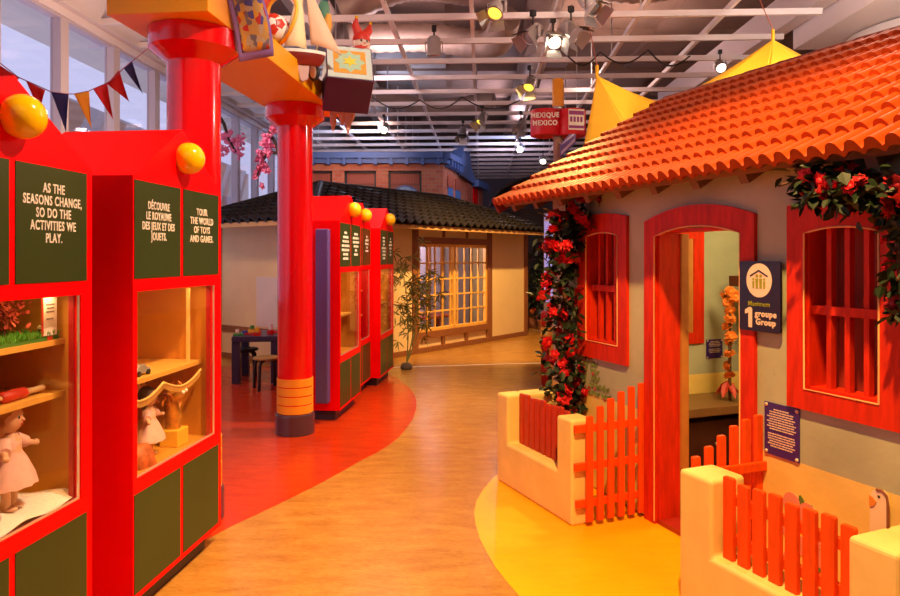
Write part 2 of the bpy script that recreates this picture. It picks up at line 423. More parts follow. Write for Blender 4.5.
duct('flexible foil duct curving above the grid right of the jester', [(-1.6, 10.5, 5.35), (-.6, 10.2, 5.6), (.35, 10.0, 5.45), (.55, 9.2, 5.3), (.2, 8.6, 5.5)], .25)
duct('flexible foil duct over the middle of the grid, second behind the jester', [(-1.8, 12.2, 5.4), (-.4, 12.6, 5.55), (.7, 12.2, 5.3), (.9, 11.4, 5.5)], .25)
duct('foil duct running above the grid behind the yellow kite canopy', [(1.0, 9.2, 5.7), (1.9, 9.5, 5.4), (2.9, 9.3, 5.3), (3.5, 8.6, 5.5)], .27)
duct('foil duct highest in the picture, crossing above the barn-door lamps', [(-1.2, 7.9, 5.7), (-.2, 7.7, 5.6), (.9, 7.9, 5.7), (2.2, 7.6, 5.6)], .24)
duct('round straight duct running lengthwise far back above the grid', [(1.5, 10.5, 5.75), (1.8, 16, 5.75), (2.1, 24, 5.75)], .3, False)
duct('round straight duct running lengthwise above the brick building', [(-2.4, 9, 5.76), (-2.2, 15, 5.76), (-1.8, 24, 5.76)], .33, False)
duct('thin foil duct far back above the brick building', [(-3.2, 16, 5.05), (-1.8, 15.6, 5.2), (-.4, 16.2, 5.05), (1.0, 15.8, 5.15)], .2)
def cable(label, pts, r=.012):
    P = [Vector(p) for p in pts]; out = []
    for i in range(len(P) - 1):
        for k in range(10):
            t = k / 10; q = P[i].lerp(P[i + 1], t); q.z -= .18 * math.sin(PI * t); out.append(q)
    out.append(P[-1]); o = MB(); o.tube(out, r, 6); return tag(o.build('hanging_cable', BLACK), label, 'cable')
cable('black cable looping below the grid behind the jester figure', [W(372, 97, 12.5), W(420, 100, 12.5), W(462, 97, 12.3), W(520, 100, 12.0)])
cable('black cable looping between grid bars above the yellow kite canopy', [W(566, 54, 10.3), W(600, 52, 10.3), W(648, 50, 10.0), W(690, 56, 9.8)])

# stage lamps with barn doors, clamped under the grid
def make_lamp():
    r = empty('spotlight', '', 'spotlight', (0, 0, 0), 0, 'stage lamps hanging under the ceiling grid')
    b = MB(); b.tube([(0, 0, 0), (0, 0, .16)], .012, 8); b.box(-.03, .03, -.03, .03, .15, .22); b.build('clamp', BLACK, r)
    b = MB(); b.box(-.115, -.105, -.02, .02, -.13, .01); b.box(.105, .115, -.02, .02, -.13, .01); b.box(-.115, .115, -.02, .02, 0, .01); b.build('yoke', GREYM, r)
    return r
M_can = MB(); M_can.lathe([(.05, -.15), (.085, -.12), (.09, .08), (.10, .085), (.10, .10), (.082, .10), (.08, .06)], (0, 0, 0), 20)
M_lens = MB(); M_lens.lathe([(.078, .075), (.07, .085), (.001, .095)], (0, 0, 0), 16)
def flap(b, sgn, ax):
    d = .11
    for s in (1,):
        if ax == 'x':
            vs = [(sgn * .09, -.08, .1), (sgn * .09, .08, .1), (sgn * (.09 + d * .55), .11, .1 + d), (sgn * (.09 + d * .55), -.11, .1 + d)]
        else:
            vs = [(-.08, sgn * .09, .1), (.08, sgn * .09, .1), (.11, sgn * (.09 + d * .55), .1 + d), (-.11, sgn * (.09 + d * .55), .1 + d)]
        v2 = [(x * 1.0 + (.004 * sgn if ax == 'x' else 0), y + (.004 * sgn if ax == 'y' else 0), z) for x, y, z in vs]
        b.add(vs + v2, [(0, 1, 2, 3), (7, 6, 5, 4), (0, 4, 5, 1), (1, 5, 6, 2), (2, 6, 7, 3), (3, 7, 4, 0)])
flapmesh = []
for ax, sg in (('x', 1), ('x', -1), ('y', 1), ('y', -1)):
    q = MB(); flap(q, sg, ax); flapmesh.append(q)
def stage_lamp(label, px, py, z, tilt, yaw, lit=True, gel=False, doors=True, scale=1.0):
    Y = (z - CH) * F / (HY - py)
    r = make_lamp(); r['label'] = label
    r.location = W(px, py, Y) + Vector((0, 0, .07 * scale)); r.rotation_euler = (0, 0, yaw - PI); r.scale = (scale,) * 3
    h = M_can.build('housing', GREYM, r, (0, 0, -.07), (PI - tilt, 0, 0))
    M_lens.build('lens', (LAMPY if gel else LAMP) if lit else mat('lens_off', (.3, .3, .32), .1), h)
    if doors:
        for q in flapmesh: q.build('barn_door', GREYM if q is not flapmesh[2] else BLACK, h)
    return r
stage_lamp('grey stage lamp with spread barn doors, top centre beside the foil duct', 497, 9, 4.38, .7, 2.6, True, True)
stage_lamp('left lamp of the barn-door trio above the kite canopy', 533, 34, 4.36, .8, 2.2, False)
stage_lamp('middle lamp of the barn-door trio, its white lens facing us', 553, 40, 4.34, .9, 3.3, True)
stage_lamp('right lamp of the barn-door trio above the kite canopy', 571, 30, 4.38, .8, 4.1, False)
stage_lamp('grey barn-door lamp at the very top edge, right of the trio', 590, 4, 4.40, .7, 3.8, False)
stage_lamp('stage lamp with yellow gel just above the yellow-topped pole', 530, 84, 4.35, .7, 2.6, True, True)
stage_lamp('small stage lamp left of the red drum sign', 521, 125, 4.35, .8, 2.8, False)
stage_lamp('stage lamp with yellow gel at the height of the red drum sign', 482, 119, 4.35, .6, 2.2, True, True)
stage_lamp('black tube lamp hanging alone above the grid centre', 434, 48, 4.32, .1, 0, False, False, False)
stage_lamp('lit lamp shining below the jester figure', 384, 128, 4.35, .9, 3.1, True, False, False)
stage_lamp('lit lamp hanging left of the yellow tent peak', 720, 66, 4.35, .9, 3.1, True, False, False, .8)
stage_lamp('far lit lamp low over the dark awning, left one', 520, 148, 4.35, .9, 3.1, True, False, False, 1)
stage_lamp('far lit lamp low over the dark awning, right one', 543, 160, 4.35, .9, 3.0, True, False, False, 1)
stage_lamp('far unlit lamp above the brick building corner', 463, 133, 4.35, .5, 3.0, False)

# ------------------------------------------------------------------ display cabinets
CANG = math.atan2(.9947, .1023)
CW, CD = .89, .62
def cabinet(label, x, y, words1, words2, shelves=(1.03,), lining=ORANGE_IN):
    r = empty('display_cabinet', label, 'display cabinet', (x, y, 0), CANG, 'red gabled display cabinets along the path')
    b = MB(); b.box(.06, CW - .07, .06, CD - .03, 0, .105); b.build('plinth', NAVY, r, bevel=.004)
    b = MB()                                      # carcass: sides, back, floor, top, gabled roof
    b.box(0, .02, .03, CD, .105, 1.955); b.box(CW - .02, CW, .03, CD, .105, 1.955)
    b.box(.02, CW - .02, CD - .02, CD, .105, 1.955)
    b.box(.02, CW - .02, .03, CD - .02, .105, .60); b.box(.02, CW - .02, .03, CD - .02, 1.47, 1.955)
    b.prism([(0, 1.955), (CW, 1.955), (CW / 2, 2.232)], .03, CD, 'y')
    b.build('carcass', RED, r)
    b = MB()                                      # front frame
    b.box(0, .034, 0, .03, .105, 1.955); b.box(.82, CW, 0, .03, .105, 1.955)
    b.box(.034, .82, 0, .03, .105, .63); b.box(.034, .82, 0, .03, 1.4485, 1.955)
    b.prism([(0, 1.955), (CW, 1.955), (CW / 2, 2.232)], 0, .03, 'y')
    b.build('front_frame', RED, r)
    b = MB()
    b.box(.02, CW - .02, CD - .024, CD - .0205, .6, 1.47)
    b.box(.02, CW - .02, .03, CD - .03, 1.462, 1.47); b.build('back_lining', lining, r)
    b = MB(); b.box(CW - .0245, CW - .0205, .03, CD - .03, .6, 1.46); b.build('far_side_lining', lining, r)
    b = MB(); b.box(.0205, .0245, .03, CD - .03, .6, 1.46); b.build('near_side_lining', lining, r)
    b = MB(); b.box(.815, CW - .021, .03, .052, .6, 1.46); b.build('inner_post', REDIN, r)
    b = MB(); b.box(.022, CW - .022, .032, CD - .025, .6, .612); b.build('display_floor', lining, r)
    for z in shelves:
        b = MB(); b.box(.03, CW - .026, .10, CD - .03, z - .022, z); b.build('shelf', SHELF, r)
    b = MB(); b.box(.034, .82, .012, .018, .63, 1.4485); b.build('glass_pane', GLASS, r)
    b = MB(); b.box(.036, .812, .004, .010, .632, .640); b.box(.806, .814, .004, .010, .632, 1.446); b.build('glass_edge', SILVER, r)
    for x0, x1, wd in ((.008, .418, words1), (.449, .851, words2)):
        b = MB(); b.box(x0, x1, -.003, .0, 1.505, 1.937); p = b.build('sign_panel', GREENP, r)
        xm = (x0 + x1) / 2
        if isinstance(wd, str):
            n = wd.count('\n') + 1; sz = .0495
            text(wd, sz, WHITE, p, (xm, -.004, 1.762), (PI / 2, 0, 0),   .001, .0008, spacing=.94, sx=.84 if max(map(len, wd.split('\n'))) < 13 else .70)
        elif wd:
            scribble(p, WHITE, (xm, -.0035, 1.83), (PI / 2, 0, 0), wd, .024, .043, int(abs(x * 100)) + int(x0 * 100))
        b = MB(); b.box(x0, x1, -.003, .0, .133, .565); b.build('lower_panel', GREENP, r)
    b = MB(); M = Matrix.Rotation(0, 3, 'X'); b.ell((CW / 2, -.035, 2.088), .078, .075, .078, 24, 14); b.build('ball', YBALL, r)
    b = MB(); b.tube([(.03, 0.05, 1.455), (CW - .03, .05, 1.455)], .008, 8); b.build('lamp_tube', mat('case_tube', (1, .8, .5), .5, emit=(1, .62, .2), estr=1.6), r)
    li = bpy.data.lights.new('cabinet_lamp', 'AREA'); li.shape = 'RECTANGLE'; li.size = .7; li.size_y = .05; li.energy = 1.7; li.color = (1, .62, .25)
    lo = bpy.data.objects.new('cabinet_lamp', li); COL.objects.link(lo); lo.parent = r; lo.location = (CW / 2, .08, 1.44); lo.rotation_euler = (math.radians(18), 0, 0)
    return r
cab1 = cabinet('red gabled display cabinet nearest us, sign AS THE SEASONS CHANGE, pink doll inside', -1.564, 1.995,
               None, 'AS THE\nSEASONS CHANGE,\nSO DO THE\nACTIVITIES WE\nPLAY.', (1.268, 1.056))
cab2 = cabinet('red gabled display cabinet with bilingual sign TOUR THE WORLD, second along the left', -1.371, 3.027,
               'DÉCOUVRE\nLE ROYAUME\nDES JEUX ET DES\nJOUETS.', 'TOUR\nTHE WORLD\nOF TOYS\nAND GAMES.', (1.03,))
cab3 = cabinet('red gabled display cabinet just behind the free-standing column, blue panel on its side', -1.07, 6.80,
               [.1, .2, .24, .3, .3, .2, .2], [.16, .27, .27, .2, .1, .16], (1.0,))
cab4 = cabinet('narrow-looking red gabled cabinet squeezed between the two farther red cabinets', -1.065, 7.73, None, [.07, .16, .18, .1, .16], (.9, 1.2), REDIN)
cab5 = cabinet('farthest red gabled display cabinet, beside the bamboo and the cream house', -.86, 8.64,
               [.16, .16, .1, .28, .2, .2, .12], [.06, .12, .22, .16, .05, .1], (1.0,))
# blue slab fixed to the near side of the third cabinet
b = MB(); b.box(-.12, -.03, .09, .215, .19, 1.87); bl = b.build('blue_panel', BLUEP, cab3, bevel=.012)
bl.location = (0.02, 0, 0)

# ------------------------------------------------------------------ columns and the beam with toys
def column(label, x, y):
    r = empty('column', label, 'column', (x, y, 0), 0, 'red round columns under the orange beam')
    b = MB(); b.lathe([(.175, 0), (.178, .01), (.178, .17), (.174, .185), (.155, .192)], n=40, sharp=True); b.build('base', BASEC, r)
    for k in range(4):
        b = MB(); z = .192 + k * .08; b.lathe([(.155, z + .002), (.163, z + .004), (.163, z + .071), (.155, z + .074)], n=40, sharp=True); b.build('yellow_band', YBAND, r)
    b = MB(); b.lathe([(.157, .19), (.157, 2.79)], n=40); b.build('shaft', REDC, r)
    b = MB(); b.lathe([(.157, 2.775), (.262, 2.855), (.262, 2.968), (.001, 2.968)], n=40, sharp=True); b.build('capital', REDC, r)
    return r
column('red round column with yellow bands on a dark base, standing free on the red floor', -1.412, 6.38)
column('red round column rising behind the TOUR THE WORLD cabinet', -1.565, 4.28)
bang = CANG
beam = empty('toy_beam', 'broad orange beam carried by the two red columns, toys along its edge', 'beam', (-1.348, 3.9, 2.97), bang)
b = MB(); b.box(0, 2.95, 0, .60, 0, .17); b.build('soffit_board', BEAM, beam, bevel=.004)
b = MB(); b.box(.0, 2.95, .03, .57, .1705, .19); b.build('top_board', mat('beam_top', (.7, .25, .01), .5), beam)
BU = Vector((.1023, .9947, 0)); BV = Vector((-.9947, .1023, 0))
def bp(s, d, z): return Vector((-1.348, 3.9, 2.97)) + BU * s + BV * d + Vector((0, 0, z))
# patterned game cloth hanging over the beam edge
qr = empty('game_cloth', 'colourful patterned game cloth with purple border hanging over the orange beam', 'cloth', W(240, 62, 4.27), bang)
NX, NZ = 10, 14
def cloth(x0, x1, z0, z1, yoff):
    b = MB(); vs = []; fs = []
    for j in range(NZ + 1):
        for i in range(NX + 1):
            x = x0 + (x1 - x0) * i / NX; z = z0 + (z1 - z0) * j / NZ
            vs.append((x, yoff - .03 * math.sin(z * 6) + .012 * math.sin(x * 14 + z * 5), z))
    for j in range(NZ):
        for i in range(NX): fs.append((j * (NX + 1) + i, j * (NX + 1) + i + 1, (j + 1) * (NX + 1) + i + 1, (j + 1) * (NX + 1) + i))
    b.add(vs, fs, True); return b
def mat_patch():
    m = bpy.data.materials.new('patchwork'); m.use_nodes = True
    nt = m.node_tree; N = nt.nodes; L = nt.links; bs = N['Principled BSDF']; bs.inputs['Roughness'].default_value = .8
    tc = N.new('ShaderNodeTexCoord'); v = N.new('ShaderNodeTexVoronoi'); v.inputs['Scale'].default_value = 24
    L.new(tc.outputs['Object'], v.inputs['Vector'])
    sp = N.new('ShaderNodeSeparateColor'); L.new(v.outputs['Color'], sp.inputs[0])
    r = N.new('ShaderNodeValToRGB'); r.color_ramp.interpolation = 'CONSTANT'
    e = r.color_ramp.elements; e[0].color = (.62, .36, .10, 1); e[1].position = .3; e[1].color = (.60, .03, .02, 1)
    for p, c in ((.42, (.55, .42, .28, 1)), (.6, (.10, .08, .35, 1)), (.72, (.75, .35, .02, 1)), (.86, (.20, .16, .2, 1))):
        q = e.new(p); q.color = c
    L.new(sp.outputs[0], r.inputs['Fac']); L.new(r.outputs['Color'], bs.inputs['Base Color'])
    return m
PATCH = mat_patch()
o = cloth(0, .34, 0, .62, -.0).build('cloth_border', mat('purple_border', (.28, .16, .5), .7), qr)
o = cloth(.04, .30, .05, .62, -.006).build('cloth_field', PATCH, qr)
for ob in kids(qr):
    so = ob.modifiers.new('s', 'SOLIDIFY'); so.thickness = .005
qr.rotation_euler = (0, -.36, bang - .3)
# red toy box behind, ball, hoop, boat
b = MB(); b.box(0, .5, 0, .3, 0, .55); tag(b.build('toy_box', mat('toy_red', (.55, .03, .01), .5), None, bp(.95, .17, .19), (0, 0, bang), .02), 'red toy box on the orange beam behind the toy sailboat', 'toy box')
ball = empty('soccer_ball', 'white and red ball on the orange beam, left of the toy sailboat', 'ball', bp(1.18, .045, .19 + .10), 0)
b = MB(); b.ell((0, 0, 0), .10, n=24, m=14); b.build('ball_skin', mat('ball_white', (.82, .76, .66), .4), ball)
for d in ((.6, -.75, .1), (-.5, -.8, .45), (.1, -.7, .75), (.1, -.95, -.4), (.9, .1, .4)):
    d = Vector(d).normalized(); q = d.to_track_quat('Z', 'Y'); b = MB()
    b.lathe([(.042, -.006), (.036, .003), (.001, .009)], (0, 0, 0), 5, smooth=False); o = b.build('ball_patch', mat('ball_red', (.6, .03, .01), .4), ball, d * .096); o.rotation_euler = q.to_euler()
hp = empty('toy_hoop', 'thin yellow hoop standing on the orange beam around the white ball', 'hoop', bp(1.2, .0, .19 + .17), 0)
b = MB(); b.tube([(.17 * math.cos(t * PI / 16), .02 * math.sin(t * PI / 8), .17 * math.sin(t * PI / 16)) for t in range(33)], .014, 8); b.build('ring', mat('hoop_yellow', (.9, .45, .04), .4), hp)
hp.rotation_euler = (0, 0, -.7)
boat = empty('toy_sailboat', 'toy sailboat with cream sails and red-white hull perched on the beam edge', 'toy boat', W(304, 58, 5.5), .35)
def loftb(rings_, name, m): bb = MB(); bb.rings(rings_); return bb.build(name, m, boat)
L2 = .165
def hull(z, wd, ln): return [(ln * math.cos(t * PI / 10) * L2, wd * math.sin(t * PI / 10), z) for t in range(20)]
loftb([hull(-.055, .03, .78), hull(-.01, .058, .96), hull(.03, .062, 1.0)], 'hull', mat('hull_dark', (.20, .015, .01), .35))
loftb([hull(.03, .064, 1.02), hull(.055, .064, 1.04), hull(.055, .05, .96)], 'deck', mat('hull_white', (.86, .76, .66), .4))
b = MB(); b.prism([(-.055, -.05), (.045, -.05), (.03, -.17), (-.01, -.19), (-.035, -.17)], -.012, .012, 'y'); b.build('keel', mat('keel_pink', (.50, .28, .24), .5), boat, bevel=.006)
b = MB(); b.tube([(-.02, 0, .05), (-.01, 0, .62)], [.010, .006], 8); b.build('mast', mat('mast_wood', (.6, .4, .2), .5), boat)
def sail(pts, name, m):
    b = MB(); n = 8; vs = []; fs = []
    a, c, d = map(Vector, pts)
    for j in range(n + 1):
        for i in range(n + 1):
            u, v = i / n, j / n; p = a.lerp(c, u).lerp(d, v); p.y -= .05 * math.sin(PI * u) * (1 - v) * math.sin(PI * min(v + .3, 1)); vs.append(tuple(p))
    for j in range(n):
        for i in range(n): k = j * (n + 1) + i; fs.append((k, k + 1, k + n + 2, k + n + 1))
    b.add(vs, fs, True); o = b.build(name, m, boat); so = o.modifiers.new('s', 'SOLIDIFY'); so.thickness = .004; return o
sail([(-.15, 0, .08), (.02, 0, .07), (-.03, 0, .62)], 'main_sail', mat('sail_cream', (.90, .72, .40), .8))
sail([(.05, -.01, .11), (.30, 0, .05), (.01, 0, .62)], 'jib_sail', mat('sail_tan', (.80, .52, .34), .8))
figb = empty('toy_penguin', 'small black toy figure tucked at the beam edge under the sailboat', 'toy', W(314, 72, 5.7), 0)
b = MB(); b.ell((0, 0, 0), .05, .05, .075); b.ell((.01, -.01, .09), .036); b.build('body', BLACK, figb)
b = MB(); b.ell((.0, -.03, -.005), .03, .025, .055); b.build('belly', WHITE, figb)
b = MB(); b.lathe([(.012, 0), (.001, .04)], (0, 0, 0), 8); b.build('beak', YBAND, figb, (.02, -.04, .09), (PI / 2, 0, 0))
parrot = empty('toy_parrot', 'small green and yellow toy bird behind the sailboat top', 'toy', W(324, 10, 6.2), 0)
b = MB(); b.ell((0, 0, 0), .05, .045, .10); b.build('body', mat('bird_green', (.10, .28, .16), .5), parrot)
b = MB(); b.ell((0.02, -.02, .11), .042); b.build('head', mat('bird_blue', (.08, .2, .45), .5), parrot)
b = MB(); b.lathe([(.03, 0), (.04, -.1), (.015, -.19)], (.035, 0, -.04), 10); b.build('tail', mat('bird_yellow', (.85, .4, .04), .5), parrot)
b = MB(); b.tube([(0, .0, -.08), (-.09, .03, -.42)], .008, 6); b.build('perch_rod', mat('mast_wood', (.6, .4, .2), .5), parrot)
# jack-in-the-box
jk = empty('jack_in_the_box', 'jack-in-the-box with red-capped jester tilting off the end of the orange beam', 'toy', W(347, 80, 6.0), 0)
S = .195
tilt = Matrix.Rotation(.28, 4, 'Z') @ Matrix.Rotation(math.radians(-33), 4, 'X') @ Matrix.Rotation(.03, 4, 'Y')
jk.rotation_euler = tilt.to_euler()
b = MB(); b.box(-S, S, -S, S, -S, S); b.build('box', mat('box_plum', (.05, .010, .075), .4), jk, bevel=.005)
def plate(name, m, face, q, th, extra=0):
    b = MB()
    if face == 'front': b.prism(q, -S - .003 - extra - th, -S - extra, 'y')
    else: b.prism(q, S + extra, S + .003 + extra + th, 'x')
    return b.build(name, m, jk)
def sq(r): return [(-r, -r), (r, -r), (r, r), (-r, r)]
plate('front_panel', mat('box_silver', (.62, .68, .62), .4), 'front', sq(.185), 0)
plate('front_border', mat('box_orange', (.85, .36, .05), .5), 'front', sq(.135), 0, .004)
def star(n, r1, r2): return [((r1 if k % 2 == 0 else r2) * math.sin(PI * k / n), (r1 if k % 2 == 0 else r2) * math.cos(PI * k / n)) for k in range(2 * n)]
plate('front_flower', mat('box_mint', (.45, .62, .45), .5), 'front', star(8, .13, .095), 0, .008)
plate('front_star', mat('box_yellow', (.9, .65, .06), .5), 'front', star(6, .07, .032), 0, .012)
plate('side_panel', mat('box_silver', (.62, .68, .62), .4), 'side', sq(.185), 0)
plate('side_star', mat('box_orange', (.85, .36, .05), .5), 'side', star(5, .15, .07), 0, .004)
# the jester springs from the box
b = MB(); b.lathe([(.001, S), (.10, S + .005), (.085, S + .13), (.055, S + .20), (.001, S + .21)], (.12, .0, 0), 20)
body = b.build('jester_body', mat('jester_red', (.68, .03, .012), .5), jk)
HC = Vector((.15, .0, S + .285))
Mh = (tilt.to_3x3()).inverted()
hd = bpy.data.objects.new('jester_head', None)
b = MB(); b.ell((0, 0, 0), .072, .072, .085, 20, 14); b.ell((.0, -.078, -.005), .014, .022, .014, 10, 6); b.ell((-.073, 0, 0), .012, .02, .024, 8, 6); b.ell((.073, 0, 0), .012, .02, .024, 8, 6)
hd = b.build('jester_head', mat('jester_skin', (.85, .62, .48), .5), jk, HC); hd.rotation_euler = (Mh @ Matrix.Rotation(.5, 3, 'Z')).to_euler()
b = MB()
for sx in (-.027, .027): b.ell((sx, -.066, .012), .010, .006, .013, 8, 6)
b.build('eyes', BLACK, hd)
b = MB(); b.tube([(-.032, -.060, -.028), (-.016, -.068, -.042), (0, -.070, -.046), (.016, -.068, -.042), (.032, -.060, -.028)], .006, 6); b.build('mouth', mat('jester_red', (.68, .03, .012), .5), hd)
b = MB(); b.lathe([(.079, .022), (.080, .05), (.065, .088), (.03, .105), (.001, .108)], (0, 0.004, 0), 20)
for a in ((-.03, 0, .09, -.06, 0, .16, -.055, -.02, .215), (.03, 0, .08, .075, 0, .135, .085, 0, .185), (0, .03, .09, .0, .09, .13, .0, .12, .10)):
    P = [Vector(a[i:i + 3]) for i in (0, 3, 6)]; b.tube(P, [.045, .035, .012], 10)
b.build('jester_cap', mat('jester_red', (.68, .03, .012), .5), hd)
b = MB()
for c in ((-.055, -.022, .225), (.087, 0, .195)): b.ell(c, .016)
b.build('cap_bells', YBALL, hd)
pc = empty('hanging_puppet', 'pale pink carved figure hanging below the jack-in-the-box', 'puppet', W(342, 108, 6.25), 0)
b = MB()
for x, l, dx in ((-.07, .21, -.03), (.0, .16, .01), (.045, .24, .03), (.08, .13, .02)):
    b.lathe([(.03, 0), (.032, -l * .6), (.006, -l)], (x + dx * .3, 0, 0), 10, sx=1, sy=.6)
b.box(-.1, .1, -.03, .03, -.06, .05); b.build('body', mat('puppet_pink', (.72, .36, .24), .6), pc, bevel=.01)
b = MB(); b.tube([(0, 0, .05), (-.03, .03, .16)], .01, 6); b.build('cord', STEM, pc)

# ------------------------------------------------------------------ red-roofed house
HU = Vector((-.36, .933, 0)); HN = Vector((-.933, -.36, 0)); P0 = Vector((1.207, 4.29, 0))
HANG = math.atan2(.933, -.36)
def H(x, y, z): return P0 + HU * x + HN * y + Vector((0, 0, z))
house = empty('tiled_roof_house', 'small grey-green and yellow house with orange tiled roof, red door frame and windows', 'house', P0, HANG)
XN, XF = -3.3, 1.16          # near and far ends
TH = .13
DO = (-.785, -.099, 1.76); W1 = (.281, .657, 1.02, 1.775); W2 = (-1.542, -1.176, 1.0, 1.742)
ZT = 2.12
b = MB()
b.box(W1[1], XF, -TH, 0, 0, ZT)
b.box(W1[0], W1[1], -TH, 0, 0, W1[2]); b.box(W1[0], W1[1], -TH, 0, W1[3], ZT)
b.box(DO[1], W1[0], -TH, 0, 0, ZT)
b.box(DO[0], DO[1], -TH, 0, DO[2], ZT)
b.box(W2[1], DO[0], -TH, 0, 0, ZT)
b.box(W2[0], W2[1], -TH, 0, 0, W2[2]); b.box(W2[0], W2[1], -TH, 0, W2[3], ZT)
b.box(XN, W2[0], -TH, 0, 0, ZT)
b.build('front_wall', HWALL, house)
YB = -1.95
b = MB(); b.box(XF - .15, XF, YB, -TH, 0, ZT); b.prism([(YB, ZT), (-TH, ZT), (-1.3, 2.72)], XF - .15, XF, 'x'); b.build('end_wall', HWALL, house)
b = MB(); b.box(XN, XF, YB - .12, YB, 0, ZT); b.build('back_wall', HWALL, house)
b = MB(); b.box(-1.0, -.9, YB, -TH, 0, ZT); b.box(XN, XN + .1, YB, -TH, 0, ZT); b.build('partition_wall', HWALL, house)
b = MB(); b.box(-.9, XF - .15, YB, -TH, 2.05, 2.1); b.build('room_ceiling', HWALL, house)
b = MB(); b.box(-.9, XF - .15, YB, -.0, 0, .012); b.build('room_floor', mat('red_tile_floor', (.35, .02, .012), .3), house)
def arch_pts(x0, x1, z, rise, n=12):
    out = []
    for k in range(n + 1):
        t = k / n; out.append((x0 + (x1 - x0) * t, z + rise * (1 - (2 * t - 1) ** 2)))
    return out
def casing(name, ox0, ox1, oz0, oz1, ix0, ix1, iz0, iz1, rise, irise, y0, y1, m, open_bottom=False):
    """flat board frame with gently arched head, as a ring of quads with thickness"""
    b = MB()
    b.box(ox0, ix0, y0, y1, oz0, iz1); b.box(ix1, ox1, y0, y1, oz0, iz1)
    if not open_bottom: b.box(ix0, ix1, y0, y1, oz0, iz0)
    top = arch_pts(ox0, ox1, oz1, rise); bot = arch_pts(ix0, ix1, iz1, irise)
    low = [(ox0, iz1)] + bot + [(ox1, iz1)]
    poly_top = top
    # strips between the two arches
    n = len(bot)
    for k in range(n - 1):
        b.prism([bot[k], bot[k + 1], poly_top[k + 1], poly_top[k]], y0, y1, 'y')
    b.prism([(ox0, iz1), bot[0], top[0]], y0, y1, 'y'); b.prism([bot[-1], (ox1, iz1), top[-1]], y0, y1, 'y')
    return b.build(name, m, house)
def edge_strip(x0, x1, z0, z1, rise, y, open_bottom, parent):
    """worn light edge round an opening"""
    b = MB(); P = [(x0, z0)] + arch_pts(x0, x1, z1, rise) + [(x1, z0)]
    if not open_bottom: P = P + [(x0, z0)]
    b.tube([(p[0], y, p[1]) for p in P], .0045, 6); return b.build('worn_edge', EDGEW, parent)
df = casing('door_frame', -.88, 0, 0, 1.815, DO[0], DO[1], 0, 1.722, .075, .05, -.005, .022, REDWOOD, True)
edge_strip(DO[0], DO[1], .02, 1.722, .05, .022, True, df)
b = MB(); b.box(DO[1] - .02, DO[1] + .004, -TH - .02, 0, 0.012, 1.76); b.box(DO[0] - .004, DO[0] + .02, -TH - .02, 0, 0.012, 1.76)
b.box(DO[0], DO[1], -TH - .02, 0, 1.745, 1.80); b.build('door_jamb', REDWOOD, df)
b = MB(); b.box(DO[1] - .035, DO[1] - .005, -TH - .075, -TH - .022, .012, 1.74); b.build('door_stop', mat('ochre_wood', (.50, .19, .04), .5, var=.2), df)
b = MB(); b.box(DO[0], DO[1], -TH - .02, 0.0, .012, .03); b.build('threshold', mat('red_tile_floor', (.35, .02, .012), .3), df)
def window(w, ox0, ox1, oz0, oz1, rise):
    f = casing('window', ox0, ox1, oz0, oz1, w[0], w[1], w[2], w[3] - .035, rise, rise * .8, -.005, .022, REDWOOD)
    edge_strip(w[0], w[1], w[2], w[3] - .035, rise * .8, .022, False, f)
    b = MB(); b.box(w[0] - .004, w[0] + .012, -.11, 0, w[2], w[3]); b.box(w[1] - .012, w[1] + .004, -.11, 0, w[2], w[3])
    b.box(w[0], w[1], -.11, 0, w[2] - .004, w[2] + .012); b.box(w[0], w[1], -.11, 0, w[3] - .012, w[3] + .01); b.build('window_reveal', REDWOOD, f)
    zm = (w[2] + w[3]) / 2 - .01
    for k in range(3):
        x = w[0] + (w[1] - w[0]) * (k + 1) / 4
        b = MB(); b.box(x - .0125, x + .0125, -.055, -.025, w[2], w[3]); b.build('bar', REDWOOD, f)
    b = MB(); b.box(w[0], w[1], -.06, -.015, zm - .02, zm + .02); b.build('cross_rail', REDWOOD, f)
    b = MB()
    nb = 5
    for k in range(nb):
        x0 = w[0] + (w[1] - w[0]) * k / nb; x1 = w[0] + (w[1] - w[0]) * (k + 1) / nb - .004
        b.box(x0, x1, -.125, -.105, w[2], w[3])
    b.build('shutter', REDDARK, f)
    return f
window(W1, .182, .769, .905, 1.862, .03)
window(W2, -1.64, -1.079, .905, 1.838, .03)
# shuttered window on the inside of the end wall
b = MB(); b.box(XF - .17, XF - .15, -1.30, -1.20, .90, 1.85); b.box(XF - .17, XF - .15, -.80, -.70, .90, 1.85); b.box(XF - .17, XF - .15, -1.2, -.8, .90, .99); b.box(XF - .17, XF - .15, -1.2, -.8, 1.75, 1.85)
iw = b.build('window', REDWOOD, house)
b = MB(); b.box(XF - .158, XF - .15, -1.2, -.8, .99, 1.75); b.build('shutter', mat('ochre_wood', (.50, .19, .04), .5, var=.2), iw)

# painted creeper on the plaster by the far corner
rnd = random.Random(11); lb = MB(); bd = MB(); st = MB()
for k in range(9):
    x = .93 - k * .075 + rnd.uniform(-.02, .02); top = 1.32 - k * .085 - rnd.uniform(0, .1)
    if x < .30: continue
    z = .64; pts_ = []
    while z < top: pts_.append((x + .03 * math.sin(z * 9 + k), .002, z)); z += .05
    if len(pts_) < 2: continue
    st.tube(pts_, .003, 5)
    for p in pts_:
        for sg in (-1, 1):
            lb.leaf((p[0], .003 + rnd.random() * .002, p[2]), (sg * rnd.uniform(.3, .8), 0, rnd.uniform(.5, 1)), (0, 1, 0), rnd.uniform(.045, .07), .026)
        if rnd.random() < .3: bd.ell((p[0] + rnd.uniform(-.04, .04), .003, p[2]), .012, .003, .014, 8, 5)
pv = lb.build('painted_creeper', mat('painted_leaf', (.20, .25, .06), .7, var=.4, vscale=9), house); tag(pv, 'painted green creeper with red buds on the wall', kind='stuff')
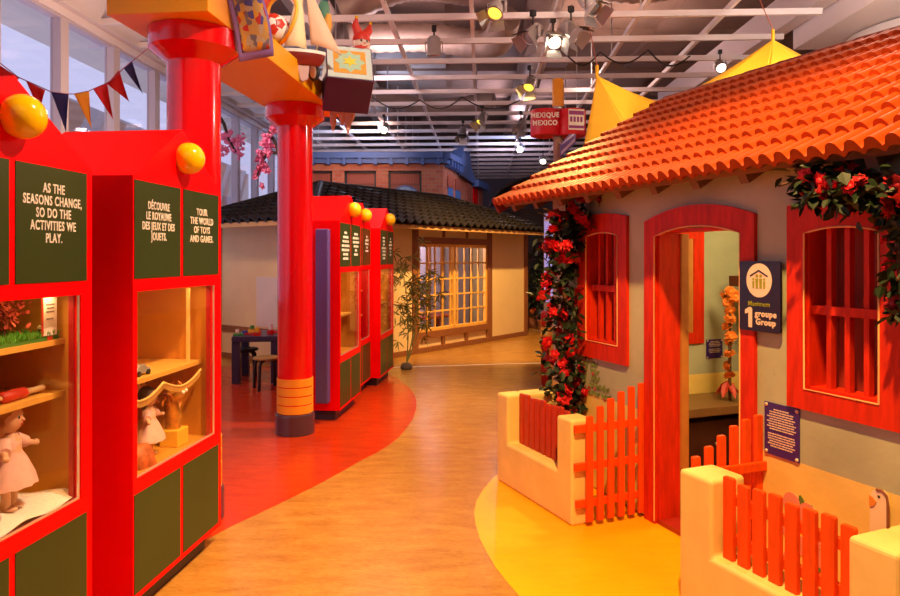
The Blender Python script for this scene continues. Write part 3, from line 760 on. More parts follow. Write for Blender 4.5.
st.build('painted_stems', mat('painted_stem', (.25, .25, .1), .7), pv); bd.build('painted_buds', mat('painted_bud', (.5, .05, .05), .7), pv)
# painted flowers and goose low on the wall inside the near fence
def flat_disc(b, x, z, r, y, n=14, sx=1, ang=0):
    b.prism([(x + r * sx * math.cos(t * 2 * PI / n) * math.cos(ang) - r * math.sin(t * 2 * PI / n) * math.sin(ang),
              z + r * sx * math.cos(t * 2 * PI / n) * math.sin(ang) + r * math.sin(t * 2 * PI / n) * math.cos(ang)) for t in range(n)], 0, y, 'y')
pf = empty('painted_flowers', '', None, (0, 0, 0)); pf.parent = house; pf['label'] = 'pink tulips with green leaves painted low on the wall'
# placed by where the ray meets the wall
def wall_x(px): k = (px - CX) / F; return (k * P0.y - P0.x) / (HU.x - k * HU.y)
def wall_z(px, py): x = wall_x(px); return CH + (HY - py) / F * (P0.y + HU.y * x)
b = MB(); g = MB(); yb = MB()
for px, py, r in ((792, 503, .05), (808, 514, .05), (784, 525, .04), (800, 545, .045), (816, 540, .04), (790, 560, .04), (822, 560, .04)):
    flat_disc(b, wall_x(px), wall_z(px, py), r, .004)
for px, py in ((803, 505), (814, 515), (790, 518), (778, 530), (806, 530), (812, 552), (794, 570), (776, 555), (828, 548), (820, 575)):
    flat_disc(g, wall_x(px), wall_z(px, py), .045, .003, 10, .35, -.4); flat_disc(yb, wall_x(px) + .02, wall_z(px, py) - .02, .04, .0025, 10, .35, .5)
b.build('painted_petals', mat('painted_pink', (.80, .28, .22), .7), pf); g.build('painted_leaves', mat('painted_green', (.12, .2, .04), .7), pf); yb.build('painted_yellow_leaves', mat('painted_yellow', (.85, .6, .06), .7), pf)
gx, gz0 = wall_x(885), wall_z(885, 492)
goose = empty('goose_cutout', 'white goose cutout with orange beak leaning on the yellow wall beside the near gatepost', 'cutout figure', H(gx, .012, 0), HANG)
def gp(px, py): return (wall_x(px) - gx, wall_z(px, py))
out = [gp(*q) for q in ((872, 580), (873.5, 505), (873, 496), (876, 490), (881, 488.5), (886, 490), (890, 495), (891, 503), (891, 580))]
b = MB(); b.prism([(p[0], max(0, p[1])) for p in out], -.004, .008, 'y'); b.build('neck', mat('goose_white', (.86, .66, .45), .6), goose)
b = MB(); b.prism([gp(*q) for q in ((873, 494), (877, 497), (880, 501), (878, 505), (873.5, 506))], .008, .012, 'y'); b.build('beak', mat('goose_beak', (.80, .26, .03), .6), goose)
b = MB(); x, z = gp(882.5, 496); b.ell((x, .009, z), .006, .003, .006, 8, 5); b.build('eye', BLACK, goose)
b = MB(); b.tube([(gp(*q)[0], .009, gp(*q)[1]) for q in ((880, 488.6), (886, 490), (890.3, 495), (891.5, 503), (891.5, 540))], .005, 6); b.build('outline', mat('goose_line', (.25, .08, .03), .7), goose)

# roof
RU = Vector((-.405, .914, 0)); RANG = math.atan2(.914, -.405)
E = Vector((.367, 5.466, 2.0))
rel = E - P0; eloc = (rel.dot(HU), rel.dot(HN), 2.0)
roof = bpy.data.objects.new('roof', None); COL.objects.link(roof); roof.parent = house; roof.location = eloc; roof.rotation_euler = (0, 0, RANG - HANG)
RL, RB, RH = 4.9, 1.694, .965          # length, run, rise
sl = math.hypot(RB, RH); cs, sn = RB / sl, RH / sl
def rp(x, d, h): return (x, -d * cs + h * sn, d * sn + h * cs)   # d up the slope, h off it
PT = .0825; NR = 10; RD = sl / NR
tb = MB(); ncol = int(RL / PT); SEG = 8
def prof(t):                                            # barrel cover over a narrow pan
    if t < .78: u = t / .78 * 2 - 1; return .038 * math.sqrt(max(0, 1 - u * u)) + .004
    u = (t - .78) / .22 * 2 - 1; return .004 - .006 * (1 - u * u)
for rI in range(NR):
    d0, d1 = rI * RD - .02, (rI + 1) * RD + .01
    row0, row1, rowl = [], [], []
    for cI in range(ncol):
        for k in range(SEG):
            t = k / SEG; x = -(cI + t) * PT; h = prof(t)
            row0.append(rp(x, d0, h + .030)); row1.append(rp(x, d1, h + .002)); rowl.append(rp(x, d0, h * .45 + .004 if t < .78 else h + .004))
    n = len(row0)
    tb.add(row0 + row1, [(i, i + 1, n + i + 1, n + i) for i in range(n - 1)], True)
    tb.add(rowl + row0, [(i, i + 1, n + i + 1, n + i) for i in range(n - 1)], False)
    if rI == 0:
        under = [rp(v, 0.0, 0) for v in (0,)]
        lo2 = [(p[0],) + rp(0, .25, prof((i % SEG) / SEG) + .004)[1:] for i, p in enumerate(row0)]
        tb.add(rowl + lo2, [(i, i + 1, n + i + 1, n + i) for i in range(n - 1)], True)
tb.build('roof_tiles', TILE, roof, fixn=False)
b = MB(); v = [rp(.0, .05, -.04), rp(-RL, .05, -.04), rp(-RL, sl, -.04), rp(.0, sl, -.04)]
v2 = [rp(.0, .05, -.005), rp(-RL, .05, -.005), rp(-RL, sl, -.005), rp(.0, sl, -.005)]
b.add(v + v2, [(0, 1, 2, 3), (7, 6, 5, 4), (0, 4, 5, 1), (1, 5, 6, 2), (2, 6, 7, 3), (3, 7, 4, 0)])
b.build('roof_deck', UNDER, roof)
def mir(p): return (p[0], -2 * RB - p[1], p[2])
b = MB(); vb = [mir(p) for p in v]; vb2 = [mir(rp(.0, -.1, .03)), mir(rp(-RL, -.1, .03)), mir(rp(-RL, sl, .03)), mir(rp(0, sl, .03))]
b.add(vb + vb2, [(0, 1, 2, 3), (7, 6, 5, 4), (0, 4, 5, 1), (1, 5, 6, 2), (2, 6, 7, 3), (3, 7, 4, 0)]); b.build('back_slope', TILE, roof)
b = MB()
for k in range(int(RL / .3)):
    x = -k * .3
    rs = []
    for (xx, rr) in ((x + .01, .052), (x - .31, .046)):
        rs.append([(xx, -RB + rr * 1.2 * math.cos(a), RH + .0 + rr * math.sin(a)) for a in [PI * q / 8 for q in range(9)]])
    b.rings(rs, closed=False, caps=False)
b.build('ridge_tiles', TILED, roof, fixn=False)
b = MB()
for k in range(16): 
    x = -.12 - k * .32; b.bar(rp(x, .06, -.065), rp(x, .55, -.065), .05, .05, (0, 0, 1))
b.build('rafters', UNDER, roof)
b = MB(); b.bar(rp(.005, -.01, -.01), rp(.005, sl, -.01), .03, .10, (0, 0, 1)); b.build('verge_board', TILED, roof)

# picket-topped porch walls with openings, gates
def porch(label, org, ang, mirror, L0, post0, post1, thick, cut0, cut1, ret, npk):
    """local x along the street face, y towards the street"""
    r = empty('porch_wall', label, 'low wall', org, ang, 'cream porch walls in front of the house')
    b = MB()
    poly = [(post0, 0.0), (L0, 0), (L0, .63), (cut1, .63), (cut1, .295), (cut0, .295), (cut0, .63), (post0, .63)]
    b.prism(poly, -thick, 0, 'y')
    b.box(*ret, 0, .63)
    b.build('wall_body', PORCH, r, bevel=.018, seg=3)
    pk = (cut1 - cut0) / npk
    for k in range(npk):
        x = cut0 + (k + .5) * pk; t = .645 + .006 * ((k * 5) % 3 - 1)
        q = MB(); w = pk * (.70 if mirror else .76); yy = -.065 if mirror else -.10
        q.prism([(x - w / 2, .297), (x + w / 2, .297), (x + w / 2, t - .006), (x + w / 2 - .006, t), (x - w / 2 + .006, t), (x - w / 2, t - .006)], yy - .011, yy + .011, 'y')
        q.build('picket', PICKET if mirror else mat('picket_shaded_red', (.52, .030, .004), .5, var=.2, vscale=6), r, bevel=.003)  # far wall's pickets: shade put into a darker copy of the paint
    q = MB()
    for z in (.38, .55): q.box(cut0 + .002, cut1 - .002, -.105 if mirror else -.14, -.078 if mirror else -.113, z - .02, z + .02)
    q.build('rail', PICKET, r)
    return r
PA = Vector((-.40, .917, 0)); PANG = math.atan2(.917, -.40)
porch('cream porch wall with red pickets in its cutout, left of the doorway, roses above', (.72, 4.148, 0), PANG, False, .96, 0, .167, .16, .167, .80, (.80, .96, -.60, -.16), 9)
PN = Vector((1.13, 3.03, 0))
porch('cream porch wall with spaced pickets in its cutout, nearest us at lower right', PN, PANG, True, .20, -.82, 0, .20, -.64, 0.0, (-.82, -.64, -.50, -.20), 8)
def gate(label, org, ang, heights, side):
    r = empty('picket_gate', label, 'gate', org, ang, 'orange picket gates beside the doorway')
    for k, h in enumerate(heights):
        d = -.1 - k * .076
        q = MB(); q.prism([(d - .021, .03), (d + .021, .03), (d + .021, h - .006), (d + .015, h), (d - .015, h), (d - .021, h - .006)], -.011 , .011, 'x')
        q.build('picket', PICKET, r, bevel=.003)
    for z in (.135, .355, .58):
        q = MB(); y1 = -.01 if z > .2 else -.02
        q.box(.0115 if side > 0 else -.036, .036 if side > 0 else -.0115, -.505, y1, z - .022, z + .022); q.build('rail', PICKET, r, bevel=.003)
    for z in (.13, .58):
        q = MB(); q.tube([(0, -.50, z), (0, -.515, z)], .012, 8); q.build('hinge', BLACK, r)
    return r
gate('orange picket gate left of the doorway, pickets rising toward the red door frame', (.72 + .04 * .4, 4.148 - .04 * .917, 0), PANG, [.657, .71, .75, .785, .81, .825], 1)
go = H(-.905, .5, 0)
gate('orange picket gate right of the doorway, rails facing us, behind the cream gatepost', go, HANG, [.66, .70, .745, .785, .81, .825], -1)

# signs on the front wall
sg = empty('group_limit_sign', 'dark rounded sign with house pictogram reading Maximum 1 groupe Group, right of doorway', 'sign', H(-.926, .024, 1.408), HANG)
def rrect(w, h, r, n=6):
    out = []
    for cx_, cz_, a0 in ((w - r, h - r, 0), (-w + r, h - r, PI / 2), (-w + r, -h + r, PI), (w - r, -h + r, 1.5 * PI)):
        for k in range(n + 1): a = a0 + PI / 2 * k / n; out.append((cx_ + r * math.cos(a), cz_ + r * math.sin(a)))
    return out
b = MB(); b.prism(rrect(.128, .172, .014), 0, .012, 'y'); b.build('board', SIGNN, sg)
b = MB(); b.prism([(.080 * math.cos(t * PI / 20), .078 + .083 * math.sin(t * PI / 20)) for t in range(40)], .012, .0135, 'y'); b.build('disc', SIGNP, sg)
b = MB(); b.bar((-.055, .0145, .098), (0, .0145, .126), .002, .007, (0, 0, 1)); b.bar((.055, .0145, .098), (0, .0145, .126), .002, .007, (0, 0, 1)); b.build('roof_mark', SIGNN, sg)
b = MB()
for x, s in ((-.034, .8), (-.012, 1.1), (.012, 1.1), (.034, .8)):
    z = .038; b.prism([(x - .006 * s, z), (x + .006 * s, z), (x + .0085 * s, z + .045 * s), (x - .0085 * s, z + .045 * s)], .0135, .015, 'y')
    b.prism([(x + .008 * s * math.cos(t * PI / 5), z + .056 * s + .008 * s * math.sin(t * PI / 5)) for t in range(10)], .0135, .015, 'y')
b.build('people_mark', SIGNG, sg)
RT = (PI / 2, 0, PI)
text('Maximum', .032, SIGNG, sg, (0, .0135, -.038), RT, .001, .0004)
b = MB(); b.prism([(.042, -.155), (.042, -.062), (.050, -.055), (.062, -.055), (.088, -.070), (.088, -.090), (.066, -.082), (.066, -.155)], .0135, .0150, 'y'); b.build('lettering', SIGNP, sg)
text('groupe\nGroup', .042, SIGNP, sg, (-.042, .0135, -.105), RT, .001, .0014, spacing=.95)
def plaque(label, loc, ang, w, h, lines, hh, lead):
    r = empty('notice_plaque', label, 'plaque', loc, ang, 'purple notice plaques on the house walls')
    b = MB(); b.box(-w / 2, w / 2, 0, .006, -h / 2, h / 2); b.build('plate', PLAQ, r)
    for sx in (-1, 1):
        for sz in (-1, 1):
            b = MB(); b.lathe([(w * .045, 0), (w * .04, .004), (.001, .006)], (0, 0, 0), 12); b.build('screw', SCREW, r, (sx * (w / 2 - w * .06), .006, sz * (h / 2 - w * .06)), (-PI / 2, 0, 0))
    scribble(r, SIGNP, (0, .0065, h * .37), RT, lines, hh, lead, 3)
    return r
plaque('purple notice plaque with small pale print, below the big window and dark sign', H(-1.034, .001, .772), HANG, .205, .25,
       [.09, .14, .14, .17, .14, .17, .15, .17, .14, 0, .16, .16, .16, .14, .16, .13], .0055, .0118)
plaque('small purple notice plaque on the wall inside the doorway', P0 + HU * (XF - .151) + HN * -1.417 + Vector((0, 0, .848)), HANG + PI / 2, .165, .155,
       [.08, .11, .12, .1, 0, .11, .12, .1], .006, .0125)

# bench, shrine and garland inside
bench = empty('wooden_bench', 'dark wooden bench along the inside wall seen through the doorway', 'bench', H(.53, -1.0, .012), HANG)
b = MB(); b.box(0, .475, -.86, .75, .42, .482); b.build('seat_board', BENCHW, bench, bevel=.004)
b = MB(); b.box(.05, .47, -.82, .72, 0.0, .37); b.build('chest', DARKW, bench, bevel=.004)
b = MB(); b.ell((.045, -.05, .20), .012); b.build('key_plate', SILVER, bench)
shr = empty('shrine_cabinet', 'dark shrine cabinet with red backing in the back corner behind the doorway', 'cabinet', H(.16, -1.80, .012), HANG)
b = MB(); b.box(0, .36, 0, .40, 0, .5); b.box(0, .36, 0, .03, .5, 1.9); b.box(0, .03, 0, .4, .5, 1.9)
b.build('cabinet_body', DARKW, shr)
b = MB(); b.box(-.02, .62, 0.02, .44, 1.36, 1.44); b.box(0, .5, .02, .45, 1.30, 1.36); b.build('top_shelf', DARKW, shr)
b = MB(); b.box(.04, .34, .03, .06, .52, 1.3); b.build('red_backing', mat('shrine_red', (.5, .02, .015), .5), shr)
b = MB(); b.lathe([(.07, .5), (.09, .6), (.05, .75), (.06, .8), (.02, .86)], (.2, .25, 0), 14); b.build('idol', mat('idol_gold', (.6, .3, .05), .3, .6), shr)
gar = empty('marigold_garland', 'orange marigold garland hanging beside the shrine inside the house', 'garland', H(.68, -1.275, 0), HANG)
rnd = random.Random(3)
b = MB(); b.tube([(0, 0, .50), (0, 0, 1.36)], .012, 8); b.build('cord', STEM, gar)
MARI = mat('marigold', (.85, .22, .02), .7, var=.35, vscale=30)
def ruff(b, c, r, rnd, layers=3, n=9):
    c = Vector(c); A = Vector((rnd.uniform(-1, 1), rnd.uniform(-1, 1), rnd.uniform(-.3, 1))).normalized(); t1 = A.orthogonal().normalized(); t2 = A.cross(t1)
    for L_ in range(layers):
        lift = L_ / layers
        for k in range(n - L_):
            a = 2 * PI * (k + .5 * L_) / (n - L_); d = (t1 * math.cos(a) + t2 * math.sin(a)) * (1 - .55 * lift) + A * (.15 + .8 * lift)
            b.leaf(c + A * r * .15 * lift, d, A, r * (1.0 - .15 * lift), r * .75)
    b.ell(c + A * r * .15, r * .42, n=8, m=5)
for k, (dx, z) in enumerate([(0, 1.33), (.05, 1.31), (-.06, 1.30), (.01, 1.25), (-.01, 1.18), (.0, 1.12), (.02, 1.06), (-.01, .99), (.03, .93), (.0, .85), (.01, .76), (0, .68), (.01, .60)]):
    b = MB(); ruff(b, (dx, 0, z), .052, rnd, 3, 9); b.build('marigold', MARI, gar)
b = MB()
for k in range(8): b.leaf((0.02, 0, .65), (math.cos(k), math.sin(k), -1.1), (0, 0, 1), .16, .06)
b.build('ribbon_tail', mat('ribbon_red', (.6, .05, .03), .6), gar)

# roses
def vine(name, label, path_pts, spread, nleaf, nflow, seed, parent_cat, down=False, fs=1.0):
    rnd = random.Random(seed); r = empty(name, label, parent_cat, path_pts[0], 0)
    o = Vector(path_pts[0]); P = [Vector(p) - o for p in path_pts]
    b = MB(); b.tube(P, .016, 7)
    def at(t):
        t *= len(P) - 1; i = min(int(t), len(P) - 2); return P[i].lerp(P[i + 1], t - i)
    for k in range(18):
        p = at(rnd.random()); q = p + Vector((rnd.gauss(0, 1), rnd.gauss(0, 1), rnd.uniform(-.2, 1))) * spread * .8; b.tube([p, (p + q) / 2 + Vector((0, 0, .02)), q], .005, 5)
    b.build('stem', STEM, r)
    lb = MB()
    for k in range(nleaf):
        t = rnd.random(); p = at(t); s = spread * (1.0 if down else (.65 + .5 * math.sin(PI * t)))
        c = p + Vector((rnd.gauss(0, .55), rnd.gauss(0, .55), rnd.gauss(0, .5))) * s
        lb.leaf(c, (rnd.uniform(-1, 1), rnd.uniform(-1, 1), rnd.uniform(-1, .4)), (rnd.uniform(-1, 1), rnd.uniform(-1, 1), 1), rnd.uniform(.045, .085), rnd.uniform(.03, .05))
    tag(lb.build('foliage', LEAFD, r), kind='stuff')
    for k in range(nflow):
        t = (k + rnd.random()) / nflow; p = at(t)
        a = rnd.uniform(0, 2 * PI); s = spread * rnd.uniform(.5, 1.15)
        c = p + Vector((math.cos(a) * s, math.sin(a) * s, rnd.gauss(0, .4) * spread))
        b = MB(); ruff(b, c, rnd.uniform(.042, .066) * fs, rnd, 3, 7); b.build('rose', ROSE if rnd.random() < .65 else ROSED, r)
    return r
vine('climbing_rose', 'red climbing rose growing up the far corner of the tiled-roof house', [H(.84, .12, .05), H(.82, .07, .4), H(.82, .07, .7), H(.84, .08, 1.1), H(.84, .09, 1.5), H(.80, .11, 1.80), H(.60, .12, 1.90)], .135, 1300, 95, 4, 'climbing plant')
vine('hanging_rose', 'dark red rose garland hanging under the eave above the big window', [H(-1.30, .10, 1.92), H(-1.38, .12, 1.90), H(-1.48, .13, 1.88), H(-1.6, .14, 1.86), H(-1.8, .14, 1.84), H(-2.1, .15, 1.8)], .085, 750, 98, 9, 'climbing plant', True, .8)
vine('rose_tendril', 'short leafy rose tendril drooping at the right edge beside the big window', [H(-1.62, .10, 1.86), H(-1.68, .10, 1.7), H(-1.70, .10, 1.5), H(-1.70, .09, 1.36)], .05, 130, 8, 12, 'climbing plant', True, .6)

# ------------------------------------------------------------------ cream house with black tiles
JC = Vector((-1.86, 9.84, 0)); JU = Vector((.604, .797, 0)).normalized(); JV = Vector((-JU.y, JU.x, 0)); JANG = math.atan2(JU.y, JU.x)
jh = empty('tea_house', 'cream plaster house with brown timbers, lattice window and black tiled roof', 'house', JC, JANG)
JL, JD = 5.70, 2.45
b = MB()
b.box(0, 2.05, 0, .1, 0, 2.1); b.box(4.39, JL, 0, .1, 0, 2.1)
b.box(2.05, 4.39, 0, .1, 1.93, 2.1); b.box(2.05, 4.39, .03, .1, .06, .24)
b.build('front_wall', JWALL, jh)
b = MB(); b.box(0, .1, .1, JD, 0, 2.1); b.build('side_wall', JWALL, jh)
b = MB(); b.box(JL - .1, JL, .1, JD, 0, 2.1); b.box(.1, JL - .1, JD - .1, JD, 0, 2.1); b.build('rear_wall', JWALL, jh)
for x0, x1 in ((2.05, 2.20), (4.24, 4.39), (JL - .13, JL + .01), (-.01, .12)):
    b = MB(); b.box(x0, x1, -.02, .11, 0, 2.1); b.build('post', JPOST, jh, bevel=.006)
for nm, z0, z1, x0, x1 in (('head_beam', 1.82, 1.93, 2.2, 4.24), ('sill_beam', .23, .345, 2.2, 4.24)):
    b = MB(); b.box(x0, x1, -.02, .11, z0, z1); b.build(nm, JPOST, jh, bevel=.005)
b = MB(); b.box(0.0, JL, -.025, .10, 0, .085); b.build('base_beam', JPOST, jh, bevel=.004)
for z0, z1 in ((1.94, 2.1), (.085, .23)):
    for x in (2.86, 3.55):
        b = MB(); b.box(x, x + .07, -.01, .1, z0, z1); b.build('stud', JPOST, jh)
# lattice
lw = bpy.data.objects.new('lattice_window', None); COL.objects.link(lw); lw.parent = jh; lw.location = (2.2, 0, .345)
LWD, LHT = 2.04, 1.475
b = MB(); fr = .05
b.box(0, LWD, .0, .06, 0, fr); b.box(0, LWD, 0, .06, LHT - fr, LHT); b.box(0, fr, 0, .06, 0, LHT); b.box(LWD - fr, LWD, 0, .06, 0, LHT)
b.box(LWD / 2 - .03, LWD / 2 + .03, 0, .06, 0, LHT)
b.build('sash_frame', JLATT, lw)
b = MB()
for k in range(1, 9):
    x = fr + (LWD - 2 * fr) * k / 9
    if abs(x - LWD / 2) > .1: b.box(x - .013, x + .013, .012, .04, fr, LHT - fr)
for k in range(1, 5):
    z = fr + (LHT - 2 * fr) * k / 5; b.box(fr, LWD - fr, .014, .038, z - .013, z + .013)
b.build('muntins', JLATT, lw)
b = MB(); b.box(.3, JL - .3, 1.25, 1.3, 0, 2.05); b.build('paper_screen', PAPER, jh)
for k in range(6):
    x = 2.3 + k * .42; b = MB(); b.box(x, x + .06, 1.2, 1.25, 0, 2.05); b.build('screen_stile', JPOST, jh)
b = MB(); b.box(.1, JL - .1, .1, 1.25, .0, .02); b.build('mat_floor', mat('tatami', (.5, .36, .16), .8), jh)
lt = empty('low_table', 'low reddish table inside the cream house behind the lattice window', 'table', JC + JU * 3.2 + JV * .75 + Vector((0, 0, .02)), JANG)
b = MB(); b.box(-.8, .8, -.25, .25, .46, .5); b.build('table_top', mat('lacquer', (.4, .06, .02), .3), lt)
for sx in (-.74, .74):
    for sy in (-.2, .2):
        b = MB(); b.box(sx - .03, sx + .03, sy - .03, sy + .03, 0, .46); b.build('leg', mat('lacquer', (.4, .06, .02), .3), lt)
# side wall timbers and painted light patch seen past the column
b = MB(); b.box(-.012, 0, .72, 1.35, .55, 1.30); b.build('wall_light_patch', mat('wall_light_patch', (.80, .66, .55), .8), jh)  # spotlit area of the side wall, put into colour as a pale sheet
b = MB(); b.box(-.02, 0, .1, JD, .42, .52); b.build('dado_rail', JPOST, jh)
b = MB(); b.box(-.02, 0, .1, JD, 0, .085); b.build('side_base_beam', JPOST, jh)
b = MB(); b.box(-.02, .0, 2.25, JD, 0, 2.1); b.build('corner_post', JPOST, jh)
# hip roof of black wavy tiles
x0, x1, y0, y1, ze, zr = -.5, 6.1, -.45, 2.85, 2.10, 2.76
ins = (y1 - y0) / 2
A, B, Cc, D = Vector((x0, y0, ze)), Vector((x1, y0, ze)), Vector((x1, y1, ze)), Vector((x0, y1, ze))
R1, R2 = Vector((x0 + ins, (y0 + y1) / 2, zr)), Vector((x1 - ins, (y0 + y1) / 2, zr))
jr = bpy.data.objects.new('roof', None); COL.objects.link(jr); jr.parent = jh
def hip_face(a, c, r1, r2, name):
    b = MB(); ex = (c - a); Lx = ex.length; ex = ex / Lx; mid = (r1 + r2) / 2
    up = (mid - a) - ex * (mid - a).dot(ex); SLn = up.length; up /= SLn; nm = ex.cross(up)
    if nm.z < 0: nm = -nm
    s1, s2 = (r1 - a).dot(ex), (r2 - a).dot(ex)
    rows = 9; pit = .20
    for r_ in range(rows):
        d0, d1 = SLn * r_ / rows, SLn * (r_ + 1) / rows
        def lim(d): f = d / SLn; return s1 * f, Lx + (s2 - Lx) * f
        n = int(Lx / pit) * 6
        def line(d, h0):
            lo, hi = lim(min(d, SLn)); out = []
            for i in range(n + 1):
                s = Lx * i / n; s_ = min(max(s, lo), hi); ph = (s_ / pit) % 1
                w = .034 * math.sin(2 * PI * ph) + .012 * math.sin(4 * PI * ph)
                out.append(tuple(a + ex * s_ + up * d + nm * (w + h0)))
            return out
        p, q, l = line(d0 - .015, .060), line(d1, .025), line(d0 - .015, .025)
        m_ = len(p)
        b.add(p + q, [(i, i + 1, m_ + i + 1, m_ + i) for i in range(m_ - 1)], True)
        b.add(l + p, [(i, i + 1, m_ + i + 1, m_ + i) for i in range(m_ - 1)])
    return b.build(name, JTILE, jr, fixn=False)
hip_face(A, B, R1, R2, 'front_tiles'); hip_face(D, A, R1, R1, 'side_tiles'); hip_face(B, Cc, R2, R2, 'end_tiles'); hip_face(Cc, D, R2, R1, 'rear_tiles')
b = MB(); b.add([A, B, Cc, D, R1, R2], [(0, 1, 5, 4), (1, 2, 5), (2, 3, 4, 5), (3, 0, 4), (3, 2, 1, 0)]); b.build('roof_deck', mat('deck_dark', (.05, .03, .02), .8), jr)
b = MB()
for p, q in ((A, R1), (D, R1), (B, R2), (Cc, R2), (R1, R2)): b.tube([p + Vector((0, 0, .04)), q + Vector((0, 0, .05))], .055, 10)
b.build('ridge_tiles', JTILE, jr)
b = MB()
for p, q in ((A, B), (D, A)): b.bar(p + Vector((.02, .03, -.03)), q + Vector((.02, .03, -.03)), .03, .07)
b.build('eave_board', mat('eave_wood', (.55, .3, .1), .6), jr)

# ------------------------------------------------------------------ table, stools and building bricks
tc = G(234, 384)
TBL = mat('table_navy', (.035, .035, .085), .35)
tb_ = empty('play_table', 'dark blue play table with building bricks on it, behind the columns', 'table', (-2.50, 9.2, 0), .12)
b = MB(); b.box(-.29, .29, -.40, .40, .53, .60); b.build('table_top', TBL, tb_, bevel=.01)
for sx in (-1, 1):
    for sy in (-1, 1):
        b = MB(); b.box(sx * .24 - .05, sx * .24 + .05, sy * .34 - .05, sy * .34 + .05, 0, .53); b.build('leg', TBL, tb_, bevel=.008)
def stool(label, x, y, rz, cushion):
    r = empty('stool', label, 'stool', (x, y, 0), rz, 'black stools at the play table')
    b = MB(); b.lathe([(.16, .36), (.17, .365), (.17, .385), (.16, .39)], n=24); b.build('seat', BLACK if not cushion else mat('seat_cushion', (.55, .22, .05), .6, var=.8, vscale=14, col2=(.1, .25, .08)), r)
    for k in range(4):
        a = PI / 4 + k * PI / 2; c, s_ = math.cos(a), math.sin(a)
        b = MB(); b.tube([(c * .06, s_ * .06, .352), (c * .13, s_ * .13, .345), (c * .165, s_ * .165, .30), (c * .18, s_ * .18, .0)], .019, 8); b.build('leg', BLACK, r)
    return r
stool('plain black bentwood stool tucked under the play table, left one', -2.72, 9.30, .2, False)
stool('black bentwood stool with a colourful seat at the table, right one', -2.22, 8.50, .5, True)
bcol = {'red': (.65, .02, .015), 'yellow': (.8, .5, .02), 'green': (.05, .35, .08), 'white': (.8, .75, .7), 'blue': (.03, .06, .4)}
rnd = random.Random(21)
def brick(cname, size, loc, label):
    r = empty('toy_brick', label, 'toy brick', loc, rnd.uniform(-.6, .6), 'toy building bricks on the play table')
    x, y, z = [v * .75 for v in size]; b = MB(); b.box(-x / 2, x / 2, -y / 2, y / 2, 0, z); b.build('block', mat('brick_' + cname, bcol[cname], .3), r, bevel=.002)
    b = MB()
    for i in range(2):
        for j in range(2): b.lathe([(.009, z), (.009, z + .008)], ((i - .5) * x * .5, (j - .5) * y * .5, 0), 10)
    b.build('studs', mat('brick_' + cname, bcol[cname], .3), r)
where = {(0): 'at the left end of the bricks', 1: 'in the middle of the bricks', 2: 'at the right end of the bricks'}
for i, (c, s, x, y, z, lb_) in enumerate([
    ('red', (.20, .14, .03), -.12, -.12, 0, 'wide red toy baseplate in the middle of the play table'),
    ('green', (.16, .14, .03), -.36, -.16, 0, 'green toy baseplate at the left end of the play table'),
    ('red', (.12, .10, .05), .02, -.22, 0, 'red toy brick nearest us on the play table edge'),
    ('yellow', (.10, .06, .05), -.12, -.12, .041, 'yellow toy brick on top of the wide red baseplate'),
    ('blue', (.08, .06, .05), -.26, -.05, .0, 'blue toy brick beside the red baseplate on the table'),
    ('green', (.07, .06, .05), -.10, -.12, .10, 'green toy brick stacked on the yellow brick'),
    ('white', (.06, .06, .05), -.38, -.16, .041, 'white toy brick standing on the green baseplate'),
    ('red', (.10, .07, .05), -.02, .02, .0, 'red toy brick behind the stacked bricks on the table'),
    ('yellow', (.07, .07, .07), .02, -.22, .059, 'yellow toy brick on the nearest red brick'),
    ('white', (.05, .05, .09), .25, -.10, .079, 'tall white toy brick topping the tower at the table right'),
    ('red', (.08, .08, .07), .25, -.10, 0, 'red toy brick at the foot of the tower at the table right'),
    ('red', (.18, .12, .025), .25, .08, 0, 'red toy baseplate at the right end of the play table')]):
    p = Matrix.Rotation(.12, 3, 'Z') @ Vector((x * .65, y * 1.1 - .06, 0)); brick(c, s, (-2.50 + p.x, 9.2 + p.y, .60 + z * .77), lb_)

